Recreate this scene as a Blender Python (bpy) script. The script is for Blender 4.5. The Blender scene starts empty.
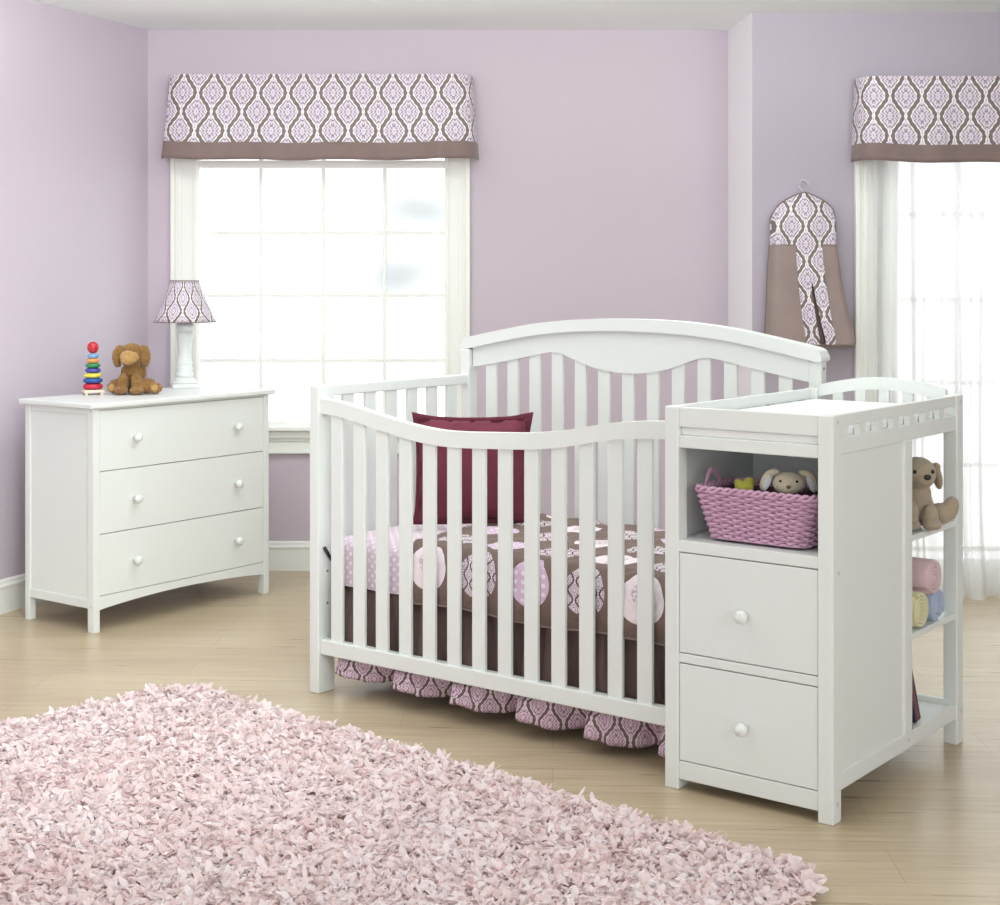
import bpy, bmesh, math, random
import numpy as np
from mathutils import Vector, Matrix
random.seed(7)
C = bpy.context.scene.collection
PI = math.pi

# ------------------------------------------------------------------ materials
class NG:
    def __init__(s, name):
        s.mat = bpy.data.materials.new(name); s.mat.use_nodes = True
        s.nt = s.mat.node_tree; s.nt.nodes.clear()
        s.out = s.nt.nodes.new('ShaderNodeOutputMaterial')
    def n(s, t, **k):
        nd = s.nt.nodes.new(t)
        for a, v in k.items(): setattr(nd, a, v)
        return nd
    def link(s, a, b): s.nt.links.new(a, b)
    def put(s, sock, v):
        if hasattr(v, 'is_output') or isinstance(v, bpy.types.NodeSocket): s.link(v, sock)
        else: sock.default_value = v
    def m(s, op, a, b=None, c=None):
        nd = s.n('ShaderNodeMath', operation=op)
        s.put(nd.inputs[0], a)
        if b is not None: s.put(nd.inputs[1], b)
        if c is not None: s.put(nd.inputs[2], c)
        return nd.outputs[0]
    def mix(s, f, a, b, mode='MIX'):
        nd = s.n('ShaderNodeMix', data_type='RGBA', blend_type=mode)
        s.put(nd.inputs[0], f); s.put(nd.inputs[6], a if not isinstance(a, tuple) else (*a[:3], 1)); s.put(nd.inputs[7], b if not isinstance(b, tuple) else (*b[:3], 1))
        return nd.outputs[2]
    def coord(s, kind='Object'):
        return s.n('ShaderNodeTexCoord').outputs[kind]
    def xyz(s, v):
        nd = s.n('ShaderNodeSeparateXYZ'); s.link(v, nd.inputs[0]); return nd.outputs
    def noise(s, vec=None, scale=5, detail=3, rough=.5, dist=0):
        nd = s.n('ShaderNodeTexNoise'); nd.inputs['Scale'].default_value = scale
        nd.inputs['Detail'].default_value = detail; nd.inputs['Roughness'].default_value = rough; nd.inputs['Distortion'].default_value = dist
        if vec is not None: s.link(vec, nd.inputs['Vector'])
        return nd.outputs[0]
    def mapping(s, vec, scale=(1, 1, 1), rot=(0, 0, 0), loc=(0, 0, 0)):
        nd = s.n('ShaderNodeMapping'); s.link(vec, nd.inputs[0])
        nd.inputs['Scale'].default_value = scale; nd.inputs['Rotation'].default_value = rot; nd.inputs['Location'].default_value = loc
        return nd.outputs[0]
    def bump(s, h, strength=.3, dist=.01):
        nd = s.n('ShaderNodeBump'); nd.inputs['Strength'].default_value = strength; nd.inputs['Distance'].default_value = dist
        s.link(h, nd.inputs['Height']); return nd.outputs[0]
    def ramp(s, f, stops):
        nd = s.n('ShaderNodeValToRGB'); e = nd.color_ramp.elements
        while len(e) < len(stops): e.new(.5)
        for el, (p, c) in zip(e, stops): el.position = p; el.color = (*c, 1)
        s.put(nd.inputs[0], f); return nd.outputs[0]
    def bsdf(s, color, rough=.5, normal=None, sheen=0, spec=.5, metal=0, coat=0, sss=0):
        nd = s.n('ShaderNodeBsdfPrincipled')
        s.put(nd.inputs['Base Color'], (*color, 1) if isinstance(color, tuple) else color)
        s.put(nd.inputs['Roughness'], rough)
        nd.inputs['Specular IOR Level'].default_value = spec; nd.inputs['Metallic'].default_value = metal
        nd.inputs['Coat Weight'].default_value = coat
        if sheen: nd.inputs['Sheen Weight'].default_value = sheen
        if normal is not None: s.link(normal, nd.inputs['Normal'])
        s.link(nd.outputs[0], s.out.inputs[0]); return nd.outputs[0]

def srgb(r, g, b):
    f = lambda c: (c/255/12.92 if c/255 <= .04045 else ((c/255+.055)/1.055)**2.4)
    return (f(r), f(g), f(b))

def paint(name, col, rough=.4, bumpy=.03, spec=.4, var=.0):
    g = NG(name); nz = g.noise(g.coord(), 60, 4)
    c = g.mix(g.noise(g.coord(), 3, 2), tuple(x*(1-var) for x in col), tuple(min(1, x*(1+var)) for x in col)) if var else col
    g.bsdf(c, rough, g.bump(nz, bumpy, .003), spec=spec); return g.mat

def cloth(name, col, scale=700, rough=.9, sheen=.2, fold=.3):
    g = NG(name); o = g.coord()
    w = g.noise(o, scale, 2); f = g.noise(o, 9, 3, .6, .5)
    c = g.mix(f, tuple(x*.86 for x in col), tuple(min(1, x*1.1) for x in col))
    h = g.m('ADD', g.m('MULTIPLY', w, .15), g.m('MULTIPLY', f, fold*3))
    g.bsdf(c, rough, g.bump(h, .4, .01), sheen=sheen, spec=.2); return g.mat

def damask_fac(g, u, v, pu, pv):
    x = g.m('DIVIDE', u, pu); y = g.m('DIVIDE', v, pv)
    ax = g.m('ABSOLUTE', g.m('SUBTRACT', x, g.m('ROUND', x)))
    ay = g.m('ABSOLUTE', g.m('SUBTRACT', y, g.m('ROUND', y)))
    cy = g.m('COSINE', g.m('MULTIPLY', y, 2*PI))
    w = g.m('ADD', g.m('MULTIPLY', cy, .155), .25)
    D = g.m('SUBTRACT', ax, w); aD = g.m('ABSOLUTE', D)
    sn = g.m('ABSOLUTE', g.m('SINE', g.m('MULTIPLY', y, 2*PI)))
    # leaf-like swelling and scroll bites along the dark ogee band
    wob = g.m('MULTIPLY', g.m('COSINE', g.m('MULTIPLY', y, 2*PI*7)), .012)
    bw = g.m('ADD', .052, g.m('MULTIPLY', sn, .022))
    band = g.m('LESS_THAN', g.m('ADD', aD, wob), bw)
    line = g.m('LESS_THAN', aD, g.m('ADD', bw, g.m('ADD', .030, g.m('MULTIPLY', sn, .02))))
    inA = g.m('LESS_THAN', D, 0)
    lx = g.m('ADD', g.m('MULTIPLY', inA, ax), g.m('MULTIPLY', g.m('SUBTRACT', 1, inA), g.m('SUBTRACT', .5, ax)))
    ly = g.m('ADD', g.m('MULTIPLY', inA, ay), g.m('MULTIPLY', g.m('SUBTRACT', 1, inA), g.m('SUBTRACT', .5, ay)))
    r = g.m('SQRT', g.m('ADD', g.m('MULTIPLY', lx, lx), g.m('MULTIPLY', g.m('MULTIPLY', ly, ly), .7)))
    p1 = g.m('MULTIPLY', g.m('COSINE', g.m('ADD', g.m('MULTIPLY', lx, 2*PI*9), g.m('MULTIPLY', g.m('COSINE', g.m('MULTIPLY', ly, 2*PI*5)), 1.3))), g.m('COSINE', g.m('MULTIPLY', ly, 2*PI*8)))
    p2 = g.m('COSINE', g.m('MULTIPLY', r, 2*PI*8.5))
    S = g.m('ADD', g.m('MULTIPLY', p1, .95), g.m('MULTIPLY', p2, .5))
    fil = g.m('GREATER_THAN', S, .22)
    inner = g.m('MULTIPLY', g.m('MULTIPLY', fil, .8), g.m('SUBTRACT', 1, line))
    dark = g.m('MINIMUM', g.m('ADD', band, inner), 1.0)
    return dark, line
BROWN = srgb(126, 110, 108); PALE = srgb(228, 216, 232)
def damask(name, pu, pv, brown=BROWN, pale=PALE, line=(.93, .91, .93)):
    g = NG(name); uv = g.xyz(g.coord('UV'))
    dark, ln = damask_fac(g, uv[0], uv[1], pu, pv)
    base = g.mix(ln, pale, line)
    c = g.mix(dark, base, brown)
    g.bsdf(c, .5, g.bump(g.noise(g.coord(), 600, 2), .15, .002), sheen=.1, spec=.4); return g.mat

M = {}
M['white'] = paint('white_lacquer', (.80, .835, .815), .38, .02)
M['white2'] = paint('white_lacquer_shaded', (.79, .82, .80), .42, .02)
M['pad'] = paint('white_vinyl', (.92, .92, .92), .5)
M['trim'] = paint('cream_trim_paint', srgb(245, 246, 241), .45)
M['dark'] = paint('dark_gap', (.05, .045, .045), .7)
M['hole'] = paint('grey_metal', (.25, .25, .25), .4)
def wallmat(name, lo, hi):
    g = NG(name); o = g.coord()
    c = g.mix(g.noise(o, .8, 2), lo, hi)
    g.bsdf(c, .7, g.bump(g.noise(o, 180, 3), .05, .002), spec=.25); return g.mat
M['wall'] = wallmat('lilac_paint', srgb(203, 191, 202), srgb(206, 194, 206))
M['wall_l'] = wallmat('lilac_paint_left', srgb(201, 190, 201), srgb(209, 198, 211))
M['wall_r'] = wallmat('shaded_lilac_paint', srgb(184, 176, 188), srgb(187, 179, 191))  # same lilac, with the right wall's weaker light put into the colour
M['wall_ret'] = wallmat('lit_lilac_paint', srgb(246, 243, 247), srgb(248, 245, 249))  # window light falling on the return is put into this near-white colour
M['ceil'] = paint('ceiling_paint', srgb(247, 251, 250), .8)

def floor_mat():
    g = NG('pale_oak_laminate'); o = g.coord()
    v = g.mapping(o, rot=(0, 0, math.radians(2)))
    br = g.n('ShaderNodeTexBrick'); g.link(v, br.inputs['Vector'])
    br.inputs['Scale'].default_value = 1; br.inputs['Brick Width'].default_value = 1.25; br.inputs['Row Height'].default_value = .19
    br.inputs['Mortar Size'].default_value = .0016; br.inputs['Mortar Smooth'].default_value = .3; br.inputs['Bias'].default_value = 0
    br.offset = .37; br.inputs['Color1'].default_value = (.2, .2, .2, 1); br.inputs['Color2'].default_value = (.8, .8, .8, 1); br.inputs['Mortar'].default_value = (.5, .5, .5, 1)
    grain = g.noise(g.mapping(v, (1.6, 34, 1)), 1.6, 6, .62, .6)
    fine = g.noise(g.mapping(v, (3, 160, 1)), 2, 3, .6)
    wide = g.noise(g.mapping(v, (.7, 4, 1)), 1.2, 3, .5, .8)
    t = g.m('ADD', g.m('MULTIPLY', grain, .55), g.m('ADD', g.m('MULTIPLY', fine, .25), g.m('MULTIPLY', wide, .3)))
    sep = g.xyz(br.outputs[0])
    t = g.m('ADD', t, g.m('MULTIPLY', g.m('SUBTRACT', sep[0], .5), .12))
    c = g.ramp(t, [(.3, srgb(160, 140, 112)), (.5, srgb(186, 168, 139)), (.68, srgb(202, 186, 158)), (.85, srgb(213, 199, 175))])
    c = g.mix(g.m('MULTIPLY', br.outputs['Fac'], .45), c, srgb(140, 118, 92))
    g.bsdf(c, g.m('ADD', .22, g.m('MULTIPLY', grain, .16)), g.bump(g.m('SUBTRACT', g.m('MULTIPLY', grain, .3), br.outputs['Fac']), .12, .002), spec=.5); return g.mat
M['floor'] = floor_mat()

M['damask'] = damask('damask_cloth', .135, .17)
M['damask_small'] = damask('damask_cloth_small', .074, .115, srgb(116, 100, 98))
M['damask_ruffle'] = damask('damask_ruffle_cloth', .085, .10, srgb(104, 84, 86), srgb(214, 184, 204), srgb(226, 206, 218))
M['damask_stack'] = damask('damask_stacker_cloth', .118, .15)
M['brown'] = cloth('taupe_satin', srgb(136, 117, 112), 400, .6, .3, .6)
M['brown_stack'] = cloth('taupe_cotton', srgb(160, 143, 138), 500, .9, .1, .2)
M['skirt'] = cloth('dark_brown_cotton', srgb(116, 98, 93), 500, .9, .15, .5)
M['burgundy'] = cloth('burgundy_cotton', srgb(116, 56, 72), 900, .95, .05, .25)
M['burgundy_d'] = cloth('burgundy_cotton_edge', srgb(106, 48, 64), 900, .95, .05, .25)

def polka():
    g = NG('pink_polka_sheet'); uv = g.xyz(g.coord('UV'))
    s = .031
    def dots(ou, ov):
        x = g.m('ADD', g.m('DIVIDE', uv[0], s), ou); y = g.m('ADD', g.m('DIVIDE', uv[1], s), ov)
        dx = g.m('SUBTRACT', x, g.m('ROUND', x)); dy = g.m('SUBTRACT', y, g.m('ROUND', y))
        return g.m('LESS_THAN', g.m('SQRT', g.m('ADD', g.m('MULTIPLY', dx, dx), g.m('MULTIPLY', dy, dy))), .19)
    d = g.m('MAXIMUM', dots(0, 0), dots(.5, .5))
    c = g.mix(d, srgb(226, 206, 220), srgb(244, 238, 244))
    g.bsdf(c, .85, g.bump(g.noise(g.coord(), 12, 3), .3, .01), sheen=.2, spec=.2); return g.mat
M['polka'] = polka()

def quilt_mat():
    g = NG('brown_circle_quilt'); uv = g.xyz(g.coord('UV'))
    s = .195
    x = g.m('DIVIDE', uv[0], s); y = g.m('DIVIDE', uv[1], s)
    cx = g.m('ROUND', x); cy = g.m('ROUND', y)
    dx = g.m('SUBTRACT', x, cx); dy = g.m('SUBTRACT', y, cy)
    r = g.m('SQRT', g.m('ADD', g.m('MULTIPLY', dx, dx), g.m('MULTIPLY', dy, dy)))
    ins = g.m('LESS_THAN', r, .36)
    kind = g.m('MODULO', g.m('ADD', g.m('ADD', cx, g.m('MULTIPLY', cy, 3)), 400), 4)   # 0 white, 1 damask, 2 dots, 3 damask
    is_w = g.m('LESS_THAN', g.m('ABSOLUTE', kind), .5)
    is_p = g.m('LESS_THAN', g.m('ABSOLUTE', g.m('SUBTRACT', kind, 2)), .5)
    dark, ln = damask_fac(g, uv[0], uv[1], .055, .055)
    dcol = g.mix(dark, (*srgb(236, 224, 234),), (*srgb(104, 84, 82),))
    tree = g.n('ShaderNodeTexVoronoi', feature='DISTANCE_TO_EDGE'); tree.inputs['Scale'].default_value = 120
    g.link(g.coord('UV'), tree.inputs['Vector'])
    crown = g.m('LESS_THAN', g.m('SQRT', g.m('ADD', g.m('MULTIPLY', dx, dx), g.m('POWER', g.m('SUBTRACT', dy, .08), 2))), .17)
    tl = g.m('MULTIPLY', g.m('LESS_THAN', tree.outputs[0], .12), crown)
    trunk = g.m('MULTIPLY', g.m('LESS_THAN', g.m('ABSOLUTE', dx), .015), g.m('MULTIPLY', g.m('LESS_THAN', dy, 0), g.m('GREATER_THAN', dy, -.3)))
    wcol = g.mix(g.m('MULTIPLY', g.m('MAXIMUM', tl, trunk), .5), srgb(240, 228, 234), srgb(140, 125, 130))
    q = .026
    px = g.m('DIVIDE', uv[0], q); py = g.m('DIVIDE', uv[1], q)
    ddx = g.m('SUBTRACT', px, g.m('ROUND', px)); ddy = g.m('SUBTRACT', py, g.m('ROUND', py))
    dots = g.m('LESS_THAN', g.m('SQRT', g.m('ADD', g.m('MULTIPLY', ddx, ddx), g.m('MULTIPLY', ddy, ddy))), .25)
    pcol = g.mix(dots, srgb(218, 192, 214), srgb(240, 230, 242))
    c = g.mix(is_w, g.mix(is_p, dcol, pcol), wcol)
    nz = g.noise(g.coord('UV'), 14, 3)
    base = g.mix(nz, srgb(112, 94, 88), srgb(134, 114, 106))
    c = g.mix(ins, base, c)
    # diagonal stitched quilting
    st = g.m('ABSOLUTE', g.m('SINE', g.m('MULTIPLY', g.m('ADD', uv[0], uv[1]), 60)))
    st2 = g.m('ABSOLUTE', g.m('SINE', g.m('MULTIPLY', g.m('SUBTRACT', uv[0], uv[1]), 60)))
    h = g.m('MINIMUM', g.m('POWER', st, .4), g.m('POWER', st2, .4))
    g.bsdf(c, .9, g.bump(g.m('ADD', h, g.m('MULTIPLY', ins, .6)), .5, .004), sheen=.1, spec=.2); return g.mat
M['quilt'] = quilt_mat()

def rug_mat():
    g = NG('pink_shag'); geo = g.n('ShaderNodeNewGeometry'); o = g.coord()
    big = g.noise(o, 2.6, 3, .6)
    rnd = geo.outputs['Random Per Island']
    t = g.m('ADD', g.m('MULTIPLY', rnd, .6), g.m('MULTIPLY', big, .45))
    c = g.ramp(t, [(.1, srgb(230, 200, 196)), (.3, srgb(244, 224, 221)), (.55, srgb(251, 238, 237)), (.85, srgb(255, 250, 251))])
    hue = g.noise(g.mapping(o, loc=(5, 3, 0)), 1.7, 2)
    c = g.mix(g.m('MULTIPLY', hue, .6), c, g.mix(.5, c, srgb(248, 234, 243)))
    b = g.bsdf(c, .85, spec=.15)
    tr = g.n('ShaderNodeBsdfTranslucent'); g.link(c, tr.inputs[0])
    mx = g.n('ShaderNodeMixShader'); mx.inputs[0].default_value = .35
    g.link(b, mx.inputs[1]); g.link(tr.outputs[0], mx.inputs[2]); g.link(mx.outputs[0], g.out.inputs[0]); return g.mat
M['rug'] = rug_mat()
M['rug_back'] = cloth('rug_backing', srgb(205, 170, 165), 200)

def plush(name, a, b, s=160):
    g = NG(name); o = g.coord(); n1 = g.noise(o, s, 4, .7); n2 = g.noise(o, 25, 3)
    c = g.mix(g.m('ADD', g.m('MULTIPLY', n1, .6), g.m('MULTIPLY', n2, .4)), a, b)
    g.bsdf(c, .95, g.bump(n1, .8, .004), sheen=.4, spec=.1); return g.mat
M['dog'] = plush('golden_plush', srgb(84, 56, 26), srgb(186, 140, 80))
M['dog_l'] = plush('golden_plush_muzzle', srgb(160, 118, 66), srgb(212, 172, 112))
M['puppy'] = plush('beige_plush', srgb(158, 141, 120), srgb(186, 171, 150), 260)
M['puppy_d'] = plush('beige_plush_ear', srgb(140, 122, 102), srgb(172, 156, 136), 260)
M['bunny'] = plush('cream_plush', srgb(214, 202, 172), srgb(238, 230, 206), 260)
M['bunny_ear'] = plush('ear_lining', srgb(214, 218, 226), srgb(236, 238, 242), 260)
M['black'] = paint('black_bead', (.02, .02, .02), .2)
M['tan'] = plush('tan_nose', srgb(120, 96, 80), srgb(150, 120, 100))
M['lime'] = cloth('yellow_green_felt', srgb(196, 196, 84), 600)
M['t_pink'] = plush('pink_terry', srgb(228, 190, 200), srgb(244, 214, 220), 300)
M['t_yellow'] = plush('yellow_terry', srgb(226, 222, 168), srgb(244, 240, 200), 300)
M['t_blue'] = plush('blue_terry', srgb(168, 190, 220), srgb(196, 212, 236), 300)
def basket_mat():
    g = NG('pink_paper_rope'); o = g.coord()
    n1 = g.noise(o, 40, 3); n2 = g.noise(o, 500, 2)
    c = g.mix(n1, srgb(196, 148, 178), srgb(228, 190, 214))
    g.bsdf(c, .6, g.bump(n2, .5, .002), spec=.4); return g.mat
M['basket'] = basket_mat()
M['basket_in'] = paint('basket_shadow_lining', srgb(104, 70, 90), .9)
for k, c in dict(red=(200, 36, 52), sky=(120, 170, 220), orange=(232, 158, 84), green=(46, 140, 84), indigo=(70, 76, 160), yellow=(236, 222, 84), blue=(24, 84, 160), crimson=(206, 40, 66)).items():
    M['r_'+k] = paint('glossy_'+k+'_paint', srgb(*c), .2, 0, .6)
M['birch'] = paint('pale_birch', srgb(232, 214, 196), .5, var=.05)
M['bk_navy'] = paint('navy_book_cover', srgb(44, 50, 74), .5)
M['bk_red'] = paint('red_book_cover', srgb(150, 48, 62), .5)
M['bk_grey'] = paint('slate_book_cover', srgb(86, 98, 106), .5)
M['bk_wine'] = paint('wine_book_cover', srgb(96, 36, 50), .5)
M['paper'] = paint('page_paper', srgb(232, 226, 214), .8)
M['hanger'] = paint('clear_plastic', srgb(216, 210, 220), .2)
M['gold'] = paint('screw_steel', (.6, .6, .6), .3)

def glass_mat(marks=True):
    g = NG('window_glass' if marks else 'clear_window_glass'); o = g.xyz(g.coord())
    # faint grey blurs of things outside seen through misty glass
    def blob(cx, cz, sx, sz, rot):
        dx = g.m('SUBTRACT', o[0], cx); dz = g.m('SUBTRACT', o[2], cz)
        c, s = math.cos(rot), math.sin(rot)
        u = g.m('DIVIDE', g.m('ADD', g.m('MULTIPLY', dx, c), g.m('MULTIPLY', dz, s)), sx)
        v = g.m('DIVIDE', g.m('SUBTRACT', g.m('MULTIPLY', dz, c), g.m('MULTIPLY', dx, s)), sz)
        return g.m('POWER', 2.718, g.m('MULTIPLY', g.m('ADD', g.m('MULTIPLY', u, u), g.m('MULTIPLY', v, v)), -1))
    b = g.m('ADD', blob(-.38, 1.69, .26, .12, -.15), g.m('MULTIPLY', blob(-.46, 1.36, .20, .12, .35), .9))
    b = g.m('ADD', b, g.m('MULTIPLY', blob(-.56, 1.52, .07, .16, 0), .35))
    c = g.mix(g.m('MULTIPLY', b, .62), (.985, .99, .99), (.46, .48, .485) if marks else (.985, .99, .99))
    t = g.n('ShaderNodeBsdfTransparent'); g.link(c, t.inputs[0])
    gl = g.n('ShaderNodeBsdfGlossy'); gl.inputs['Roughness'].default_value = .1
    mx = g.n('ShaderNodeMixShader'); mx.inputs[0].default_value = .03
    g.link(t.outputs[0], mx.inputs[1]); g.link(gl.outputs[0], mx.inputs[2]); g.link(mx.outputs[0], g.out.inputs[0]); return g.mat
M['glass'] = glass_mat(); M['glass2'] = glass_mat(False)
def sheer_mat():
    g = NG('white_sheer'); o = g.coord()
    d = g.n('ShaderNodeBsdfDiffuse'); d.inputs[0].default_value = (.93, .93, .93, 1)
    tl = g.n('ShaderNodeBsdfTranslucent'); tl.inputs[0].default_value = (.74, .75, .75, 1)
    tr = g.n('ShaderNodeBsdfTransparent')
    lw = g.n('ShaderNodeLayerWeight'); lw.inputs[0].default_value = .35
    m1 = g.n('ShaderNodeMixShader'); m1.inputs[0].default_value = .55; g.link(d.outputs[0], m1.inputs[1]); g.link(tl.outputs[0], m1.inputs[2])
    m2 = g.n('ShaderNodeMixShader'); g.link(g.m('MULTIPLY', g.m('SUBTRACT', 1, lw.outputs['Facing']), .24), m2.inputs[0])
    g.link(m1.outputs[0], m2.inputs[1]); g.link(tr.outputs[0], m2.inputs[2]); g.link(m2.outputs[0], g.out.inputs[0]); return g.mat
M['sheer'] = sheer_mat()

# ------------------------------------------------------------------ mesh helpers
class MB:
    def __init__(s):
        s.bm = bmesh.new(); s.uv = s.bm.loops.layers.uv.new('UVMap'); s.mats = []
    def mi(s, m):
        if m not in s.mats: s.mats.append(m)
        return s.mats.index(m)
    def box(s, x0, x1, y0, y1, z0, z1, bev=.002, M4=None):
        x0, x1 = sorted((x0, x1)); y0, y1 = sorted((y0, y1)); z0, z1 = sorted((z0, z1))
        t = bmesh.new(); bmesh.ops.create_cube(t, size=1)
        for v in t.verts:
            v.co = Vector(((x0+x1)/2+v.co.x*(x1-x0), (y0+y1)/2+v.co.y*(y1-y0), (z0+z1)/2+v.co.z*(z1-z0)))
        bev = min(bev, .3*min(x1-x0, y1-y0, z1-z0))
        if bev > 0: bmesh.ops.bevel(t, geom=t.edges[:], offset=bev, segments=2, profile=.5, affect='EDGES')
        if M4 is not None: bmesh.ops.transform(t, matrix=M4, verts=t.verts)
        s.merge(t)
        return s
    def merge(s, t, smooth=False, mi=0):
        vm = {v: s.bm.verts.new(v.co) for v in t.verts}
        for f in t.faces:
            try: nf = s.bm.faces.new([vm[v] for v in f.verts]); nf.smooth = smooth; nf.material_index = mi
            except ValueError: pass
        t.free()
    def strip(s, rows, close=False, smooth=True, uvf=None, mi=0):
        """rows: list of lists of points; skins them as a grid."""
        vs = [[s.bm.verts.new(p) for p in r] for r in rows]
        n = len(vs[0])
        for i in range(len(vs)-1):
            for j in range(n if close else n-1):
                k = (j+1) % n
                f = s.bm.faces.new((vs[i][j], vs[i][k], vs[i+1][k], vs[i+1][j])); f.smooth = smooth; f.material_index = mi
                if uvf:
                    for l, (a, b) in zip(f.loops, ((i, j), (i, j+1), (i+1, j+1), (i+1, j))): l[s.uv].uv = uvf(a, b)
        return vs
    def cap(s, ring, flip=False, mi=0):
        try: f = s.bm.faces.new(ring if not flip else ring[::-1]); f.material_index = mi
        except ValueError: pass
    def tube(s, path, r, n=8, closed=False):
        P = [Vector(p) for p in path]; rows = []
        rr = r if callable(r) else (lambda t: r)
        for i, p in enumerate(P):
            if closed: t = P[(i+1) % len(P)]-P[i-1]
            else: t = P[min(i+1, len(P)-1)]-P[max(i-1, 0)]
            t.normalize(); up = Vector((0, 0, 1)) if abs(t.z) < .95 else Vector((1, 0, 0))
            u = t.cross(up).normalized(); v = u.cross(t).normalized(); q = rr(i/max(1, len(P)-1))
            rows.append([p+u*q*math.cos(2*PI*k/n)+v*q*math.sin(2*PI*k/n) for k in range(n)])
        if closed: rows.append(rows[0])
        vs = s.strip(rows, close=True)
        if not closed: s.cap(vs[0]); s.cap(vs[-1], True)
        return s
    def lathe(s, prof, c=(0, 0, 0), n=24, axis='z', uvf=None, capped=True):
        c = Vector(c); rows = []
        for r, h in prof:
            ring = []
            for k in range(n):
                a = 2*PI*k/n; x, y = r*math.cos(a), r*math.sin(a)
                ring.append(c+(Vector((x, y, h)) if axis == 'z' else Vector((x, h, y)) if axis == 'y' else Vector((h, x, y))))
            rows.append(ring)
        vs = s.strip(rows, close=True, uvf=uvf)
        if capped: s.cap(vs[0], True); s.cap(vs[-1])
        return s
    def ell(s, c, r, rot=(0, 0, 0), sub=3):
        t = bmesh.new(); bmesh.ops.create_icosphere(t, subdivisions=sub, radius=1)
        from mathutils import Euler
        m = Matrix.Translation(c) @ Euler(rot).to_matrix().to_4x4() @ Matrix.Diagonal((*r, 1))
        bmesh.ops.transform(t, matrix=m, verts=t.verts); s.merge(t, True); return s
    def prism(s, top, bot, y0, y1, bev=0):
        """a board in the xz plane: top and bottom lines [(x,z)], thickness y0..y1"""
        F = [(x, y0, z) for x, z in top]; G = [(x, y0, z) for x, z in bot]
        F2 = [(x, y1, z) for x, z in top]; G2 = [(x, y1, z) for x, z in bot]
        s.strip([F, F2], smooth=True); s.strip([G, G2], smooth=True); s.strip([F, G], smooth=False); s.strip([F2, G2], smooth=False)
        s.strip([[F[0], F2[0]], [G[0], G2[0]]], smooth=False); s.strip([[F[-1], F2[-1]], [G[-1], G2[-1]]], smooth=False)
        return s
    def build(s, name, mat, parent=None, weld=0):
        if weld: bmesh.ops.remove_doubles(s.bm, verts=s.bm.verts, dist=weld)
        bmesh.ops.recalc_face_normals(s.bm, faces=s.bm.faces)
        me = bpy.data.meshes.new(name); s.bm.to_mesh(me); s.bm.free()
        for m in (mat if isinstance(mat, (list, tuple)) else [mat]): me.materials.append(m)
        o = bpy.data.objects.new(name, me); C.objects.link(o)
        if parent is not None: o.parent = parent
        return o
def interp(tab, x):
    tab = sorted(tab)
    if x <= tab[0][0]: return tab[0][1]
    if x >= tab[-1][0]: return tab[-1][1]
    for i in range(len(tab)-1):
        if tab[i][0] <= x <= tab[i+1][0]:
            p0 = tab[max(i-1, 0)]; p1 = tab[i]; p2 = tab[i+1]; p3 = tab[min(i+2, len(tab)-1)]
            h = p2[0]-p1[0]; t = (x-p1[0])/h
            m1 = (p2[1]-p0[1])/(p2[0]-p0[0]); m2 = (p3[1]-p1[1])/(p3[0]-p1[0])
            return (2*t**3-3*t*t+1)*p1[1]+(t**3-2*t*t+t)*h*m1+(-2*t**3+3*t*t)*p2[1]+(t**3-t*t)*h*m2
def thing(name, label, cat, loc=(0, 0, 0), rz=0, group=None, rot=None):
    o = bpy.data.objects.new(name, None); C.objects.link(o); o.empty_display_size = .1
    o.location = loc; o.rotation_euler = rot or (0, 0, rz)
    o['label'] = label; o['category'] = cat
    if group: o['group'] = group
    return o
def tag(o, label, cat, group=None):
    o['label'] = label; o['category'] = cat
    if group: o['group'] = group
    return o
def structure(o): o['kind'] = 'structure'; return o
def smooth_mod(o, lv=1):
    m = o.modifiers.new('sub', 'SUBSURF'); m.levels = lv; m.render_levels = lv; return o

# ------------------------------------------------------------------ room
YB = 7.03; XC = -1.632; CZ = 2.505; YR = 6.581; XR0, XR1 = 1.057, 1.094
LD = Vector((-.426, -1.0)).normalized()           # left wall runs towards the viewer, splayed
LE = (XC+LD.x*8.6, YB+LD.y*8.6)
XE = 3.4
mb = MB(); mb.box(-6, XE+.1, -1.6, YB+.12, -.08, 0, 0); structure(mb.build('floor', M['floor']))
mb = MB(); mb.box(-6, XE+.1, -1.6, YB+.12, CZ, CZ+.08, 0); structure(mb.build('ceiling', M['ceil']))
# back wall with window opening
WX0, WX1, WZ0, WZ1 = -1.42, -.24, .665, 2.2
mb = MB()
for x0, x1, z0, z1 in ((XC-.1, WX0, 0, CZ), (WX1, XR0+.05, 0, CZ), (WX0, WX1, 0, WZ0), (WX0, WX1, WZ1, CZ)):
    mb.box(x0, x1, YB, YB+.1, z0, z1, 0)
structure(mb.build('wall_back', M['wall'], weld=.0001))
# left wall
n2 = Vector((-LD.y, LD.x))*-1
if n2.x > 0: n2 = -n2
mb = MB()
p0 = Vector((XC, YB)); p1 = Vector(LE)
q0 = p0+n2*.1; q1 = p1+n2*.1
mb.strip([[(p0.x, p0.y, 0), (p1.x, p1.y, 0), (q1.x, q1.y, 0), (q0.x, q0.y, 0)], [(p0.x, p0.y, CZ), (p1.x, p1.y, CZ), (q1.x, q1.y, CZ), (q0.x, q0.y, CZ)]], close=True, smooth=False)
structure(mb.build('wall_left', M['wall_l']))
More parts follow.
